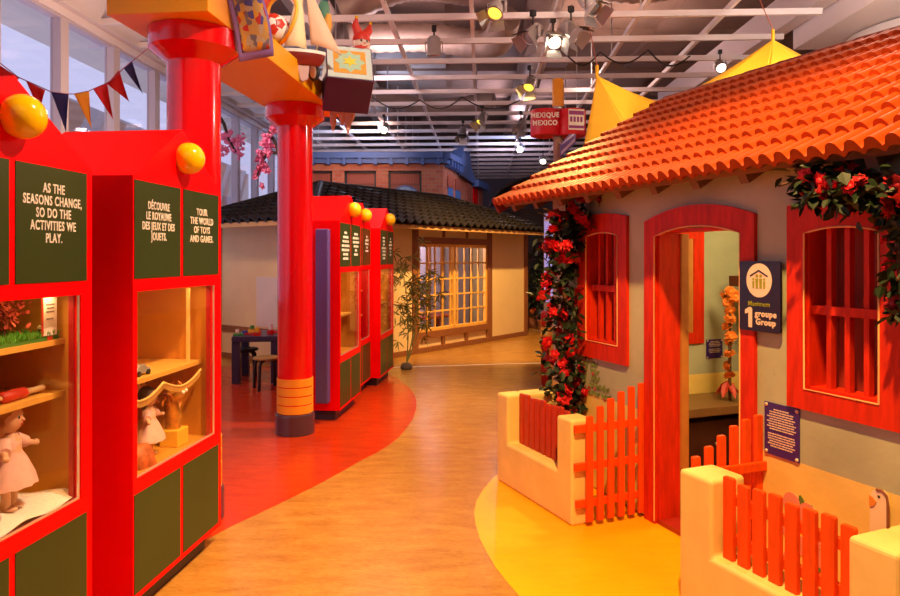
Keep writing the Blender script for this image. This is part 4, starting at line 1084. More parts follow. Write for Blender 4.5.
# ------------------------------------------------------------------ cabinet contents
CU, CV = Vector((.1023, .9947, 0)), Vector((-.9947, .1023, 0))
def C1(x, y, z): return Vector((-1.564, 1.995, 0)) + CU * x + CV * y + Vector((0, 0, z))
def C2(x, y, z): return Vector((-1.371, 3.027, 0)) + CU * x + CV * y + Vector((0, 0, z))
SKIN = mat('doll_skin', (.72, .42, .26), .5); PINK = mat('pink_cloth', (.85, .50, .46), .8, var=.2, vscale=14); HAIR = mat('doll_hair', (.35, .14, .04), .7)
def doll(label, loc, rz, s, dress, hair):
    r = empty('doll', label, 'doll', loc, rz, 'dolls in the display cabinets'); r.scale = (s,) * 3
    b = MB()
    for sx in (-.035, .035): b.tube([(sx, 0, .006), (sx, 0, .10), (sx * .9, 0, .20)], [.020, .022, .030], 10); b.ell((sx, -.018, .012), .022, .036, .013)
    b.tube([(0, 0, .16), (0, 0, .26), (0, 0, .34), (0, 0, .38)], [.055, .055, .05, .022], 14)
    for sx in (-1, 1): b.tube([(sx * .045, 0, .335), (sx * .10, -.02, .30), (sx * .15, -.05, .285)], [.020, .017, .013], 8); b.ell((sx * .16, -.055, .284), .016)
    b.build('body', SKIN, r)
    b = MB(); b.ell((0, 0, .44), .062, .060, .070, 18, 12); b.ell((0, -.06, .435), .009, .012, .009, 8, 6); hd = b.build('head', SKIN, r)
    b = MB(); b.ell((-.023, -.054, .45), .007, .004, .008, 8, 5); b.ell((.023, -.054, .45), .007, .004, .008, 8, 5); b.build('eyes', BLACK, hd)
    b = MB(); b.ell((0, -.057, .413), .013, .004, .005, 8, 5); b.build('mouth', mat('doll_lip', (.6, .08, .06), .5), hd)
    b = MB(); b.ell((0, .014, .462), .067, .062, .066, 16, 10); b.ell((-.06, .015, .41), .024, .026, .05); b.ell((.06, .015, .41), .024, .026, .05); b.build('hair', hair, hd)
    b = MB(); rs = []
    for rad, z in ((.135, .12), (.125, .16), (.085, .24), (.056, .29), (.06, .33), (.045, .355)):
        rs.append([(rad * (1 + (.07 if k % 2 else -.05) * (rad > .08)) * math.cos(2 * PI * k / 24), rad * .85 * (1 + (.07 if k % 2 else -.05) * (rad > .08)) * math.sin(2 * PI * k / 24), z) for k in range(24)])
    b.rings(rs); 
    for sx in (-1, 1): b.tube([(sx * .048, 0, .338), (sx * .09, -.015, .308), (sx * .115, -.03, .30)], [.030, .034, .028], 10)
    b.build('dress', dress, r)
    return r
doll('doll in a pale pink dress standing on white cotton in the nearest cabinet', C1(.64, .17, .645), CANG + .25, .78, PINK, HAIR)
b = MB(); rnd = random.Random(2); NXc, NYc = 44, 28; vs = []; fs = []
bumps = [(rnd.uniform(0, .86), rnd.uniform(0, .56), rnd.uniform(.03, .09), rnd.uniform(.008, .03)) for k in range(60)]
for j_ in range(NYc + 1):
    for i_ in range(NXc + 1):
        x_, y_ = .026 + .838 * i_ / NXc, .034 + .548 * j_ / NYc
        vs.append((x_, y_, -.010 + .02 + sum(h_ * math.exp(-((x_ - bx) ** 2 + (y_ - by) ** 2) / r_ ** 2) for bx, by, r_, h_ in bumps) * .7))
for j_ in range(NYc):
    for i_ in range(NXc): k_ = j_ * (NXc + 1) + i_; fs.append((k_, k_ + 1, k_ + NXc + 2, k_ + NXc + 1))
b.add(vs, fs, True)
tag(b.build('cotton_snow', mat('cotton', (.86, .78, .72), .95, bump=.5, bscale=60), None, C1(0, 0, .612), (0, 0, CANG)), 'white cotton snow covering the floor of the nearest cabinet', 'cotton snow', kind='stuff')
b = MB(); b.ell((0, 0, 0), .055, .045, .03, 16, 10); b.ell((.03, .01, .02), .03, .03, .022)
tag(b.build('folded_cloth', mat('lilac_cloth', (.58, .46, .52), .9, bump=.4, bscale=20), None, C1(.46, .12, .67), (0, 0, CANG)), 'lilac bundle of cloth on the cotton in the nearest cabinet', 'cloth')
gm = empty('grass_mat', 'strip of green toy grass on the top shelf of the nearest cabinet', 'toy grass', C1(0, 0, 1.269), CANG)
b = MB(); b.box(.04, .84, .11, .62, 0, .012); b.build('mat_base', mat('grass_base', (.06, .2, .02), .9), gm)
b = MB(); rnd = random.Random(8)
for k in range(2600):
    y = .11 + .5 * rnd.random() ** 2; p = (rnd.uniform(.04, .84), y, .01); b.leaf(p, (rnd.uniform(-.5, .5), rnd.uniform(-.5, .5), 1), (rnd.uniform(-1, 1), rnd.uniform(-1, 1), 0), rnd.uniform(.02, .036), .006)
tag(b.build('grass_blades', mat('toy_grass', (.10, .34, .03), .7), gm), kind='stuff')
tr = empty('toy_tree', 'small toy tree with red leaves standing on the toy grass', 'toy tree', C1(.70, .24, 1.281), 0)
b = MB(); b.tube([(0, 0, 0), (.005, 0, .06), (0, .01, .13)], [.010, .007, .004], 8); b.build('trunk', STEM, tr)
b = MB()
for k in range(200): b.leaf((rnd.gauss(0, .035), rnd.gauss(0, .035), .10 + rnd.gauss(0, .03)), (rnd.uniform(-1, 1), rnd.uniform(-1, 1), rnd.uniform(-1, 1)), (rnd.uniform(-1, 1), 0, 1), .028, .016)
tag(b.build('leaves', mat('toy_leaf_red', (.45, .06, .03), .7), tr), kind='stuff')
bee = empty('toy_bee', 'tiny yellow and black toy animal on the toy grass', 'toy', C1(.80, .16, 1.318), CANG)
b = MB(); b.ell((0, 0, 0), .016, .012, .012); b.ell((.016, 0, .010), .010); b.build('body', mat('bee_yellow', (.7, .5, .2), .6), bee)
b = MB(); b.tube([(-.006, 0, 0), (-.002, 0, 0)], .0135, 10); b.tube([(.006, 0, 0), (.009, 0, 0)], .0125, 10)
for sx in (-.008, .008): b.tube([(sx, 0, -.008), (sx, 0, -.024)], .003, 6)
b.build('stripes', BLACK, bee)
cd_ = empty('info_card', 'white information card with red edge at the right of the nearest cabinet', 'card', C1(.79, .105, 1.269), CANG)
b = MB(); b.box(-.05, .03, 0, .004, 0.02, .17); b.build('card', mat('card_white', (.75, .66, .60), .7), cd_)
b = MB(); b.box(-.056, -.05, -.001, .004, 0.02, .17); b.box(-.02, .01, .004, .03, 0, .03); b.build('holder', mat('toy_red', (.55, .03, .01), .5), cd_)
scribble(cd_, mat('ink', (.15, .1, .12), .6), (-.01, -.0005, .14), (PI / 2, 0, 0), [.05, .04, .05, 0, .045], .005, .014, 5)
rt = empty('toy_rattle', 'wooden toy rattle with red barrel lying on the middle shelf of the nearest cabinet', 'toy', C1(.64, .15, 1.078), CANG)
b = MB(); b.tube([(-.20, 0, 0), (-.07, 0, 0)], .010, 8); b.tube([(.06, 0, 0), (.16, 0, 0)], .012, 8); b.build('handle', mat('mast_wood', (.6, .4, .2), .5), rt)
b = MB(); b.tube([(-.07, 0, 0), (-.06, 0, 0), (.05, 0, 0), (.06, 0, 0)], [.014, .022, .022, .014], 12); b.build('barrel', mat('toy_red', (.55, .03, .01), .5), rt)
b = MB(); b.tube([(.06 * math.cos(t * PI / 14), .06 * math.sin(t * PI / 14), 0) for t in range(29)], .006, 6); tag(b.build('cord_ring', mat('cord_tan', (.7, .45, .2), .7), None, C1(.78, .24, 1.063)), 'ring of tan cord on the middle shelf of the nearest cabinet', 'cord')
# second cabinet
car = empty('toy_car', 'small silver toy car on the shelf of the TOUR THE WORLD cabinet', 'toy car', C2(.32, .16, 1.031), CANG)
b = MB(); b.prism([(-.07, .012), (.07, .012), (.072, .03), (.045, .034), (.02, .052), (-.03, .052), (-.05, .034), (-.072, .03)], -.025, .025, 'y'); b.build('body', GREYM, car, bevel=.003)
for sx in (-.042, .042):
    for sy in (-.027, .027):
        b = MB(); b.tube([(sx, sy - .006, .013), (sx, sy + .006, .013)], .013, 12); b.build('wheel', BLACK, car)
dv = MB(); dv.box(-.003, .003, 0, .02, 0, .40); tag(dv.build('acrylic_divider', mat('acrylic_edge', (.9, .6, .2), .3), None, C2(.765, .12, 1.031), (0, 0, CANG)), 'thin upright acrylic divider on the shelf of the TOUR THE WORLD cabinet', 'divider')
fg = empty('fringe_garland', 'gold fringed garland swagged below the shelf of the TOUR THE WORLD cabinet', 'garland', C2(0, .075, 0), CANG)
GOLD = mat('gold_thread', (.80, .45, .10), .5, sheen=.3)
P = []
for x0_, x1_, za, zb in ((.03, .40, .985, .985), (.40, .80, .985, .985)):
    for k in range(13): t = k / 12; P.append((x0_ + (x1_ - x0_) * t, 0, za - .05 * math.sin(PI * t)))
b = MB(); b.tube(P, .006, 8); b.build('braid', GOLD, fg)
b = MB()
for i in range(len(P) - 1):
    for t in (0, .33, .66):
        q = Vector(P[i]).lerp(Vector(P[i + 1]), t); b.tube([q, (q.x + .002, q.y, q.z - .03)], .0025, 5)
tag(b.build('fringe', GOLD, fg), kind='stuff')
doll('doll in a pink dress and dark hair inside the TOUR THE WORLD cabinet', C2(.43, .17, .613), CANG + .2, .66, PINK, mat('doll_hair_dark', (.06, .03, .02), .6))
doll('doll in a red costume at the near corner of the TOUR THE WORLD cabinet', C2(.66, .36, .613), CANG - .2, .70, mat('red_cloth', (.5, .05, .03), .8), mat('doll_hair_dark', (.06, .03, .02), .6))
dr = empty('gold_lion_figure', 'glittering gold lion puppet on a yellow block in the TOUR THE WORLD cabinet', 'puppet', C2(.65, .15, .70), CANG)
GM = mat('gold_cloth', (.75, .38, .06), .3, .5, var=.5, vscale=30)
b = MB(); b.tube([(0, 0, 0), (-.01, 0, .06), (-.03, 0, .12), (-.06, -.01, .17)], [.035, .045, .038, .02], 12); b.ell((-.05, -.03, .19), .045, .05, .04); b.build('body', GM, dr)
b = MB()
for k in range(70): b.leaf((-.05 + rnd.gauss(0, .03), -.01 + rnd.gauss(0, .03), .18 + rnd.gauss(0, .03)), (rnd.uniform(-1, 1), rnd.uniform(-1, 1), rnd.uniform(-.6, 1)), (0, 0, 1), .04, .014)
b.build('mane', mat('mane_orange', (.8, .25, .03), .6), dr)
b = MB(); b.ell((-.06, -.08, .20), .010); b.ell((-.03, -.08, .205), .010); b.build('eyes', WHITE, dr)
b = MB(); b.box(-.06, .06, -.05, .05, 0, .085); tag(b.build('display_block', mat('block_yellow', (.85, .5, .04), .5), None, C2(.65, .15, .613), (0, 0, CANG), .004), 'yellow display block under the gold lion puppet', 'block')
b = MB(); rnd = random.Random(31); rs = []
for j in range(6):
    z = [0, .03, .06, .085, .10, .105][j]; R_ = [.085, .085, .075, .06, .04, .005][j]; rs.append([(R_ * (1 + .14 * math.sin(5 * a_ + j)) * math.cos(a_), R_ * .7 * (1 + .14 * math.sin(4 * a_ + j * 2)) * math.sin(a_), z) for a_ in [2 * PI * k / 24 for k in range(24)]])
b.rings(rs); tag(b.build('costume_heap', mat('orange_cloth', (.65, .14, .03), .6, var=.6, vscale=18, bump=.4), None, C2(.27, .12, .613), (0, 0, CANG)), 'heap of orange costume cloth at the near corner of the TOUR THE WORLD cabinet', 'costume')
b = MB(); b.tube([(0, 0, 0), (0, 0, .26), (.03, 0, .29), (.06, 0, .30)], .007, 8); b.lathe([(.03, 0), (.03, .008)], (0, 0, 0), 16)
tag(b.build('display_stand', mat('brass', (.7, .4, .1), .3, .7), None, C2(.76, .25, .613), (0, 0, CANG)), 'thin brass display stand at the far end of the TOUR THE WORLD cabinet', 'stand')

# ------------------------------------------------------------------ bunting
bun = empty('hanging_bunting', 'string of red, navy and yellow pennants across the windows above the nearest cabinet', 'bunting', W(70, 90, 5.4), 0)
bo = bun.location.copy()
def bpnt(px, py): return W(px, py, 5.0 + px / 141.0) - bo
st = [(-60, 25), (-20, 52), (0, 63), (18, 77), (27, 81), (45, 89), (51, 92), (68, 94), (74, 94), (89, 91), (93, 89), (107, 83), (112, 80), (124, 68), (131, 62), (140, 55), (160, 38), (185, 14)]
b = MB(); b.tube([bpnt(*q) for q in st], .004, 6); b.build('string', mat('tape', (.4, .1, .2), .8), bun)
FR, FN, FY = mat('flag_red', (.62, .01, .02), .8), mat('flag_navy', (.02, .025, .20), .8), mat('flag_yellow', (.85, .35, .02), .8)
for tri, m_ in ((((-22, 51), (19, 78), (-2, 100)), FR), (((26, 81), (45, 90), (38, 111)), FR), (((51, 92), (68.5, 94), (64.5, 131)), FN), (((74, 94), (89, 91), (90, 128)), FY),
                (((93, 89), (107, 83), (112, 119)), FR), (((107, 84), (119, 70), (128, 101)), FR), (((123.5, 68), (132, 61.5), (141.5, 93)), FN)):
    a_, c_, d_ = [bpnt(*q) for q in tri]; b = MB(); n = 6; vs = []; fs = []
    for j in range(n + 1):
        for i in range(n + 1):
            u, v_ = i / n, j / n; p = a_.lerp(c_, u).lerp(d_, v_); p.y += .03 * math.sin(PI * u) * math.sin(PI * v_) + .02 * v_; vs.append(tuple(p))
    for j in range(n):
        for i in range(n): k = j * (n + 1) + i; fs.append((k, k + 1, k + n + 2, k + n + 1))
    b.add(vs, fs, True); o = b.build('pennant', m_, bun); so = o.modifiers.new('s', 'SOLIDIFY'); so.thickness = .003

# blossom branches in front of the far windows
BLOS = mat('blossom_pink', (.70, .18, .42), .7, var=.4, vscale=30)
def blossom(label, pts, seed, spots):
    rnd = random.Random(seed); r = empty('blossom_branch', label, 'blossom branch', W(*pts[0]), 0, 'pink blossom branches by the far windows'); o0 = r.location.copy()
    b = MB(); P = [W(*p) - o0 for p in pts]; b.tube(P, [.035 - .022 * i / (len(P) - 1) for i in range(len(P))], 7); b.build('twig', mat('bark_black', (.025, .015, .015), .8), r)
    for px, py in spots:
        c = W(px, py, pts[0][2]) - o0; b = MB()
        for k in range(9): ruff(b, c + Vector((rnd.gauss(0, .035), rnd.gauss(0, .035), rnd.gauss(0, .055))), rnd.uniform(.04, .065), rnd, 1, 5)
        b.build('blossom_cluster', BLOS, r)
blossom('pink blossom branch reaching in from the left between the two columns', [(216, 112, 11), (224, 124, 11), (229, 140, 11), (236, 152, 11)], 1, [(229, 142), (238, 146), (241, 141), (223, 152), (238, 153), (229, 136)])
blossom('pink blossom branch reaching out from behind the free-standing column', [(288, 170, 9.3), (279, 153, 9.3), (268, 152, 9.3), (260, 165, 9.3), (257, 176, 9.3)], 2, [(262, 158), (264, 166), (258, 174), (261, 152)])
blossom('dark drooping blossom branch at the upper part of the free-standing column', [(290, 165, 8.8), (278, 150, 8.8), (274, 140, 8.8), (268, 131, 8.8)], 3, [(270, 134), (269, 143), (269, 147)])

# ------------------------------------------------------------------ bamboo beside the farthest cabinet
rnd = random.Random(14)
bam = empty('bamboo_plant', 'slender bamboo plant beside the farthest red cabinet, before the cream house', 'plant', (-.62, 9.97, 0), 0)
b = MB(); b.lathe([(.07, 0), (.085, .02), (.08, .06), (.05, .09), (.001, .10)], n=16); b.build('rock_base', mat('rock', (.10, .07, .05), .9, bump=.5), bam)
lb2 = MB()
for k in range(5):
    ang = rnd.uniform(-.5, .9); tip = Vector((.22 * math.cos(k * 1.3) + .10, .18 * math.sin(k * 1.3), 1.30 + .11 * k - .1 * (k % 2)))
    P = [Vector((0, 0, .08)).lerp(tip, t / 8) + Vector((.06 * math.sin(PI * t / 8), 0, 0)) for t in range(9)]
    c = MB(); c.tube(P, [.007 - .0005 * i for i in range(9)], 7); c.build('cane', mat('bamboo_cane', (.22, .24, .06), .5), bam)
    for q in range(20):
        i = rnd.randint(3, 8); p = P[i] + Vector((rnd.gauss(0, .13), rnd.gauss(0, .1), rnd.gauss(0, .1)))
        for l in range(5): lb2.leaf(p, (rnd.uniform(-1, 1), rnd.uniform(-.7, .7), rnd.uniform(-.9, .5)), (rnd.uniform(-1, 1), rnd.uniform(-1, 1), 1), rnd.uniform(.10, .18), .022)
tag(lb2.build('leaves', mat('bamboo_leaf', (.20, .20, .04), .5, var=.3), bam), kind='stuff')

# ------------------------------------------------------------------ brick building behind
bk = empty('brick_building', 'red brick building with blue cornice behind the black tiled roof', 'building', (-.18, 18, 0), 0)
BW = 3.75
b = MB(); zb = 4.0
wins = [(-.55 - .86, -.55), (-1.72 - .82, -1.72), (-2.85 - .7, -2.85)]
xs = 0
segs = [(-.55, 0), (-1.72, -1.41), (-2.85, -2.54), (-BW, -3.55)]
for x0_, x1_ in segs: b.box(x0_, x1_, 0, .3, 0, zb)
for x0_, x1_ in wins: b.box(x0_, x1_, .0, .3, 3.82, zb); b.box(x0_, x1_, .0, .3, 0, 2.0)
b.build('front_wall', BRICK, bk)
for x0_, x1_ in wins:
    b = MB(); b.box(x0_, x1_, .18, .24, 2.0, 3.82); w_ = b.build('window', mat('brick_recess', (.30, .09, .05), .7), bk)
    n = 12
    b = MB()
    for k in range(n): x = x0_ + .06 + (x1_ - x0_ - .12) * k / n; b.box(x, x + (x1_ - x0_) / n * .6, .15, .18, 3.50, 3.78)
    b.build('lintel_slats', mat('slat_red', (.45, .10, .05), .6), w_)
    b = MB(); b.box(x0_, x0_ + .05, .1, .18, 2.0, 3.82); b.box(x1_ - .05, x1_, .1, .18, 2.0, 3.82); b.box(x0_, x1_, .1, .18, 3.77, 3.82); b.build('black_frame', BLACK, w_)
    xm, hw = (x0_ + x1_) / 2, (x1_ - x0_) / 2 - .12
    b = MB(); P = [(xm - hw, 2.2)] + [(xm - hw + 2 * hw * t / 10, 3.30 + .14 * (1 - (2 * t / 10 - 1) ** 2)) for t in range(11)] + [(xm + hw, 2.2)]; b.prism(P, .13, .17, 'y')
    b.build('arched_glass', mat('blue_glass', (.22, .36, .55), .2), w_)
    b = MB(); b.tube([(p[0], .125, p[1]) for p in P], .02, 6)
    for t in (.25, .5, .75): b.box(xm - hw + 2 * hw * t - .01, xm - hw + 2 * hw * t + .01, .115, .13, 2.2, 3.38)
    b.box(xm - hw, xm + hw, .115, .13, 3.12, 3.15); b.build('glazing_bars', BLUEC, w_)
sd = Vector((.257, 1, 0)).normalized(); SDL = 4.9; sang = math.atan2(sd.y, sd.x)
side = bpy.data.objects.new('side_wing', None); COL.objects.link(side); side.parent = bk; side.rotation_euler = (0, 0, sang)
b = MB(); b.box(0, SDL, .01, .3, 0, zb); b.build('side_wall', BRICK, side)
for k, x in enumerate((.5, 1.35, 2.7, 3.6, 4.3)):
    b = MB(); b.box(x, x + .5, -.02, .01, 2.4, 3.55 if k < 2 else 3.3); b.build('side_window', mat('blue_glass2', (.10, .22, .50), .3), side)
    b = MB(); b.box(x - .06, x + .56, -.03, -.0, 3.2 if k >= 2 else 3.45, 3.75); b.build('window_head', mat('slat_red', (.45, .10, .05), .6) if k != 3 else RED, side)
b = MB(); b.box(-BW, .0, -.22, .25, zb + .12, zb + .27); b.box(-BW, .02, -.14, .2, zb, zb + .12)
for k in range(10): x = -.12 - k * .40; b.box(x - .04, x + .04, -.2, -.0, zb - .04, zb + .12)
b.build('front_cornice', BLUEC, bk)
b = MB(); b.box(3.4, SDL + .1, -.22, .25, zb - .25, zb - .05); b.build('end_cornice', BLUEC, side)
b = MB(); b.box(-.1, 1.6, -.22, .25, zb + .12, zb + .27); b.box(-.1, 1.6, -.14, .2, zb, zb + .12)
for k in range(5): b.box(.2 + k * .3, .28 + k * .3, -.2, 0.0, zb - .06, zb + .12)
b.build('side_cornice', BLUEC, side)
b = MB(); b.prism([(1.6, zb - .1), (3.5, zb - .2), (3.4, zb + .0), (2.9, zb + .25), (2.7, zb + .72), (2.1, zb + .78), (1.9, zb + .72), (1.7, zb + .4)], -.1, .2, 'y'); b.build('gable', BLUEC, side)
li = bpy.data.lights.new('window_glow', 'POINT')
# dark awning, plants and stall deep in the passage
aw = empty('dark_awning', 'dark curved awning deep behind the passage, right of the brick building', 'awning', (2.4, 16.5, 0), 0)
b = MB(); rs = []
for j in range(13):
    a_ = PI * j / 12; rs.append([(-1.4 * math.cos(a_), y, 2.86 + .7 * math.sin(a_)) for y in (0, 2.5)])
vs = [p for r_ in rs for p in r_]; b.add(vs, [(2 * j, 2 * j + 1, 2 * j + 3, 2 * j + 2) for j in range(12)], True)
o = b.build('canopy', mat('awning_dark', (.02, .015, .015), .8), aw); so = o.modifiers.new('s', 'SOLIDIFY'); so.thickness = .05
b = MB(); b.box(-1.35, 1.35, 1.6, 1.7, 0, 2.85); b.build('back_wall', mat('awning_dark2', (.06, .04, .04), .8), aw)
for sx in (-1.3, 1.3):
    b = MB(); b.tube([(sx, .3, 0), (sx, .3, 2.95)], .05, 8); b.build('post', BLACK, aw)
def bush(label, x, y, h, w, seed, fl):
    rnd = random.Random(seed); r = empty('potted_bush', label, 'plant', (x, y, 0), 0, 'potted plants in the passage')
    b = MB(); b.lathe([(.12, 0), (.16, .25), (.17, .27), (.14, .27), (.13, .24)], n=16); b.build('pot', mat('pot_clay', (.3, .1, .05), .7), r)
    b = MB(); b.tube([(0, 0, .2), (.02, 0, h * .7)], .02, 7); b.build('stem', STEM, r)
    b = MB()
    for k in range(500): b.leaf((rnd.gauss(0, w), rnd.gauss(0, w), h * .62 + rnd.gauss(0, h * .22)), (rnd.uniform(-1, 1), rnd.uniform(-1, 1), rnd.uniform(-1, 1)), (rnd.uniform(-1, 1), 0, 1), .11, .05)
    tag(b.build('foliage', LEAFD if seed % 2 else LEAFM, r), kind='stuff')
    for k in range(fl):
        b = MB(); ruff(b, (rnd.gauss(0, w), -abs(rnd.gauss(0, w)) - .05, h * .6 + rnd.gauss(0, h * .2)), .07, rnd, 2, 6); b.build('flower', ROSE if k % 2 else MARI, r)
bush('dark potted bush at the end of the passage, beside the cream house corner', 2.0, 14.8, 1.9, .18, 1, 6)
bush('dark leafy bush with red flowers deeper in the passage, by the lit banner', 2.45, 17.0, 2.2, .25, 3, 8)
bush('lower green bush at the passage floor between the houses', 1.83, 15.9, 1.2, .16, 4, 5)
# backlit banner and red totem seen beside the roses
bn = empty('lit_banner', 'narrow backlit lavender banner beside the climbing rose', 'banner', (1.33, 9.4, 0), 0)
b = MB(); b.box(-.06, .12, 0, .02, 1.0, 2.17); b.build('panel', mat('banner_glow', (.4, .4, .8), .5, emit=(.42, .40, .95), estr=.55), bn)
b = MB(); b.box(-.065, .125, .02, .04, 0, 2.19); b.box(-.1, .16, -.06, .1, 0, .03); b.build('stand', GREYM, bn)
b = MB(); b.box(-.06, .12, -.003, 0, 2.08, 2.12)
for k in range(9): 
    z = 1.95 - k * .1; b.ell((.0 + .03 * math.sin(k * 2), -.001, z), .03 + .012 * (k % 2), .004, .022)
b.build('banner_print', mat('banner_white', (.8, .7, .9), .5), bn)
tp = empty('red_totem', 'stacked red rounded post with yellow board beside the climbing rose', 'post', (1.205, 8.72, 0), 0)
for z0, z1 in ((0, .42), (.43, .62), (.74, .93)):
    b = MB(); b.lathe([(.06, z0), (.075, z0 + .03), (.075, z1 - .03), (.06, z1)], n=20); b.build('red_drum', mat('totem_red', (.42, .01, .012), .4), tp)
b = MB(); b.lathe([(.05, .41), (.05, .44)], n=16); b.lathe([(.05, .61), (.05, .75)], n=16); b.build('core', STEM, tp)
b = MB(); b.box(-.085, .16, -.10, -.078, .62, .73); b.box(.02, .10, -.10, -.078, .02, .62); b.build('yellow_board', mat('totem_yellow', (.85, .42, .06), .5), tp)

# ------------------------------------------------------------------ signpost and canopies behind the tiled house
sp_ = empty('signpost', 'tall pole with yellow top and red drum sign reading MEXIQUE MEXICO', 'signpost', (1.529, 9.9, -.16), 0); sp_.scale = (1.1,) * 3
b = MB(); b.lathe([(.06, .146), (.062, 3.5)], n=20); b.build('pole', mat('pole_brown', (.30, .16, .11), .6), sp_)
b = MB(); b.lathe([(.075, 3.53), (.075, 3.875), (.06, 3.885)], n=24); b.build('yellow_top', YBAND, sp_)
b = MB(); b.lathe([(.058, 3.4), (.058, 3.53)], n=20); b.build('collar', GREYM, sp_)
SR = mat('sign_red', (.62, .008, .02), .4)
def lobe(cx_, name):
    b = MB(); b.lathe([(.185, 3.15), (.19, 3.16), (.19, 3.47), (.185, 3.48)], (cx_, 0, 0), 36); return b.build(name, SR, sp_)
d1 = lobe(-.165, 'drum'); d2 = lobe(.165, 'drum')
text('MEXIQUE\nMEXICO', .085, WHITE, d1, (-.195, -.192, 3.335), (PI / 2, 0, -.12), .003, .003, spacing=1.15, sx=.9)
b = MB(); b.box(-.105, .105, -.004, .0, -.13, .13); lb_ = b.build('label_plate', WHITE, d2, (.20, -.19, 3.33), (0, 0, .2))
b = MB(); b.box(-.10, .10, -.007, -.004, .06, .11); b.box(-.10, .10, -.007, -.004, -.11, -.075)
for k in range(4): b.box(-.085 + k * .045, -.055 + k * .045, -.007, -.004, -.03, .035)
b.build('label_print', mat('print_purple', (.30, .03, .22), .5), lb_)
ds = empty('direction_sign', 'tilted purple direction sign under the red drum sign', 'sign', W(568, 143, 9.7), 0)
b = MB(); b.prism([(-.11, -.20), (-.11, -.02), (.09, .20), (.11, .15), (.11, -.0)], 0, .015, 'y'); b.build('board', mat('dir_purple', (.16, .12, .42), .5), ds)
b = MB(); b.prism([(-.095, -.165), (-.095, -.115), (.095, .07), (.095, .02)], -.004, 0, 'y'); b.prism([(-.09, -.03), (-.075, .0), (.075, .135), (.085, .11)], -.004, 0, 'y'); b.build('print', mat('dir_white', (.55, .5, .75), .5), ds)
b = MB(); b.tube([(-.10, .02, .0), (-.10, .12, .02)], .012, 6); b.build('bracket', GREYM, ds)

def canopy(name, label, apex, base, m, sag, panels_=None):
    r = empty(name, label, 'canopy', apex, 0); a_ = Vector((0, 0, 0)); B_ = [Vector(p) - Vector(apex) for p in base]
    n = len(B_)
    for k in range(n):
        p, q = B_[k], B_[(k + 1) % n]; b = MB(); N_ = 10; vs = []; fs = []
        for j in range(N_ + 1):
            for i in range(N_ + 1):
                u, v_ = i / N_, j / N_; e = p.lerp(q, u); e = e + Vector((0, 0, 1)) * sag * .35 * math.sin(PI * u)
                x_ = a_.lerp(e, v_); x_ = x_ - Vector((0, 0, sag * math.sin(PI * v_) * (.7 + .3 * math.sin(PI * u)))); vs.append(tuple(x_))
        for j in range(N_):
            for i in range(N_): c = j * (N_ + 1) + i; fs.append((c, c + 1, c + N_ + 2, c + N_ + 1))
        b.add(vs, fs, True); o = b.build('fabric_panel', m[k % len(m)], r, fixn=False); so = o.modifiers.new('s', 'SOLIDIFY'); so.thickness = .006
    b = MB(); b.tube([(0, 0, -.02), (0, 0, .12)], .02, 8); b.build('peak_knob', m[0], r)
    b = MB(); b.tube([(0, 0, .12), (-.12, .1, 4.6 - apex[2])], .006, 5); b.build('hanging_rope', mat('rope_red', (.4, .1, .05), .7), r)
    for p in B_[:2]:
        b = MB(); b.tube([tuple(p), (p.x, p.y, -apex[2])], .015, 6); b.build('support_pole', mat('mast_wood', (.6, .4, .2), .5), r)
    return r
ap = W(597, 76, 8.2)
canopy('kite_canopy', 'yellow pointed fabric canopy rising behind the left end of the tiled roof', ap, [W(584, 146, 8.0), W(650, 160, 7.6), W(680, 108, 8.8), W(640, 110, 10.0)], [CANV, CANV, CANO, CANO], .06)
ap = W(773, 40, 8.0)
canopy('tent_canopy', 'bright yellow tent peak rising behind the middle of the tiled roof', ap, [W(670, 112, 7.6), W(760, 120, 7.0), W(850, 90, 7.4), W(862, 84, 9.2), W(690, 92, 9.2)], [CANV], .03)

# ------------------------------------------------------------------ light
def spot(name, loc, target, e, col, size=70, blend=.5, rad=.06):
    l = bpy.data.lights.new(name, 'SPOT'); l.energy = e; l.color = col; l.spot_size = math.radians(size); l.spot_blend = blend; l.shadow_soft_size = rad
    o = bpy.data.objects.new(name, l); COL.objects.link(o); o.location = loc
    o.rotation_euler = (Vector(target) - Vector(loc)).to_track_quat('-Z', 'Y').to_euler(); return o
def point(name, loc, e, col, rad=.15):
    l = bpy.data.lights.new(name, 'POINT'); l.energy = e; l.color = col; l.shadow_soft_size = rad
    o = bpy.data.objects.new(name, l); COL.objects.link(o); o.location = loc; return o
def area(name, loc, target, e, col, sx, sy):
    l = bpy.data.lights.new(name, 'AREA'); l.shape = 'RECTANGLE'; l.size = sx; l.size_y = sy; l.energy = e; l.color = col
    o = bpy.data.objects.new(name, l); COL.objects.link(o); o.location = loc
    o.rotation_euler = (Vector(target) - Vector(loc)).to_track_quat('-Z', 'Y').to_euler(); return o
WARM = (1, .57, .17); AMB = (1, .70, .40)
spot('key_porch', (.6, 1.6, 4.4), (1.2, 3.3, .4), 1250, WARM, 85, .5)
spot('key_rim', (1.0, 7.6, 4.5), (.35, 4.6, 0), 700, (1, .55, .14), 50, .5)
spot('key_roof', (1.55, 3.3, 4.6), (1.8, 3.7, 2.4), 130, AMB, 130, .9)
spot('key_roof_far', (.9, 5.2, 4.6), (1.0, 5.3, 2.2), 45, AMB, 110, .9)
spot('key_cabinets', (1.0, 2.8, 4.5), (-1.4, 3.0, 1.2), 900, (1, .68, .4), 70, .7)
spot('key_cabinets_far', (.9, 6.5, 4.5), (-1.0, 7.9, 1.0), 850, (1, .68, .4), 60, .7)
spot('key_teahouse', (1.1, 10.4, 4.5), (.6, 12.7, .8), 1500, (1, .60, .2), 75, .6)
spot('key_path', (-.2, 7.2, 4.5), (-.3, 6.6, 0), 340, (1, .58, .2), 60, .8)
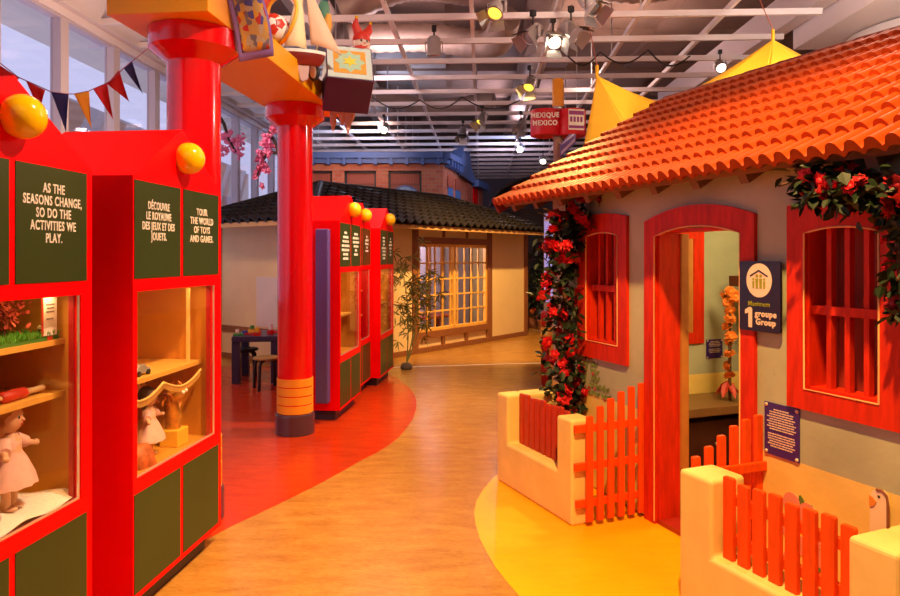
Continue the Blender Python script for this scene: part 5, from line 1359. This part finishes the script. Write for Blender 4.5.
spot('key_path_near', (-.3, 3.6, 4.5), (-.35, 3.6, 0), 70, (1, .56, .2), 48, .9)
spot('key_toys', (.6, 3.2, 4.5), (-1.2, 5.6, 3.1), 420, (1, .85, .68), 45, .8)
point('house_room', tuple(H(-.1, -.9, 1.9)), 55, (1, .74, .34))
point('teahouse_room', tuple(JC + JU * 3.2 + JV * .7 + Vector((0, 0, 1.95))), 60, (.95, .78, .85))
spot('key_canopy', (2.3, 6.3, 4.55), (2.7, 8.1, 3.2), 170, (1, .8, .5), 75, .7)
point('bulkhead_fill', (4.3, 6.8, 3.7), 110, (1, .86, .76))  # unseen point light added to brighten the bulkhead
point('play_corner', (-2.9, 8.0, 3.6), 110, (1, .66, .45))
spot('brick_wash', (-1.5, 14.8, 4.4), (-1.8, 18, 3.6), 420, (1, .62, .5), 80, .8)
spot('gable_wash', (2.4, 16.5, 4.5), (.4, 20, 3.8), 220, (.5, .6, 1), 80, .8)
for x, y, e, c in ((-2.2, 6.0, 104, (1, .68, .58)), (1.2, 7.5, 133, (1, .66, .5)), (4.0, 6.5, 114, (1, .76, .58)), (-1.2, 11.5, 152, (1, .72, .75)), (2.6, 12.5, 152, (1, .66, .56)), (-2.2, 16.5, 247, (.45, .62, 1)), (1.5, 18.5, 209, (.85, .68, .85))):  # unseen lights added above the grid: ambient points and upward deck washes
    point('grid_fill', (x, y, 4.95), e * .30, c, .2)
    spot('deck_wash', (x + .4, y + .6, 4.75), (x + .4, y + .6, 6), e * 1.1, c, 165, 1, .2)
area('hall_fill', (0.3, -1.5, 5.6), (0, 6, 1), 22, (1, .64, .36), 7, 3)  # unseen soft light added for ambient fill, has no fixture

w = bpy.data.worlds.new('World'); SC.world = w; w.use_nodes = True
w.node_tree.nodes['Background'].inputs['Color'].default_value = (.55, .55, .80, 1); w.node_tree.nodes['Background'].inputs['Strength'].default_value = 1.2
b = MB(); b.box(wx(-4) - .2, 9, -4.1, -4, 0, Z_TOP); struct(b.build('wall_rear', WALLW))

cam = bpy.data.cameras.new('Camera'); co = bpy.data.objects.new('Camera', cam); COL.objects.link(co)
co.location = (0, 0, CH); co.rotation_euler = (PI / 2, 0, 0); cam.sensor_width = 36; cam.lens = 28; cam.shift_y = -(298 - HY) / 900.0; cam.clip_end = 200
SC.camera = co
SC.view_settings.view_transform = 'Standard'; SC.view_settings.look = 'None'; SC.view_settings.exposure = 0.0; SC.view_settings.gamma = 1
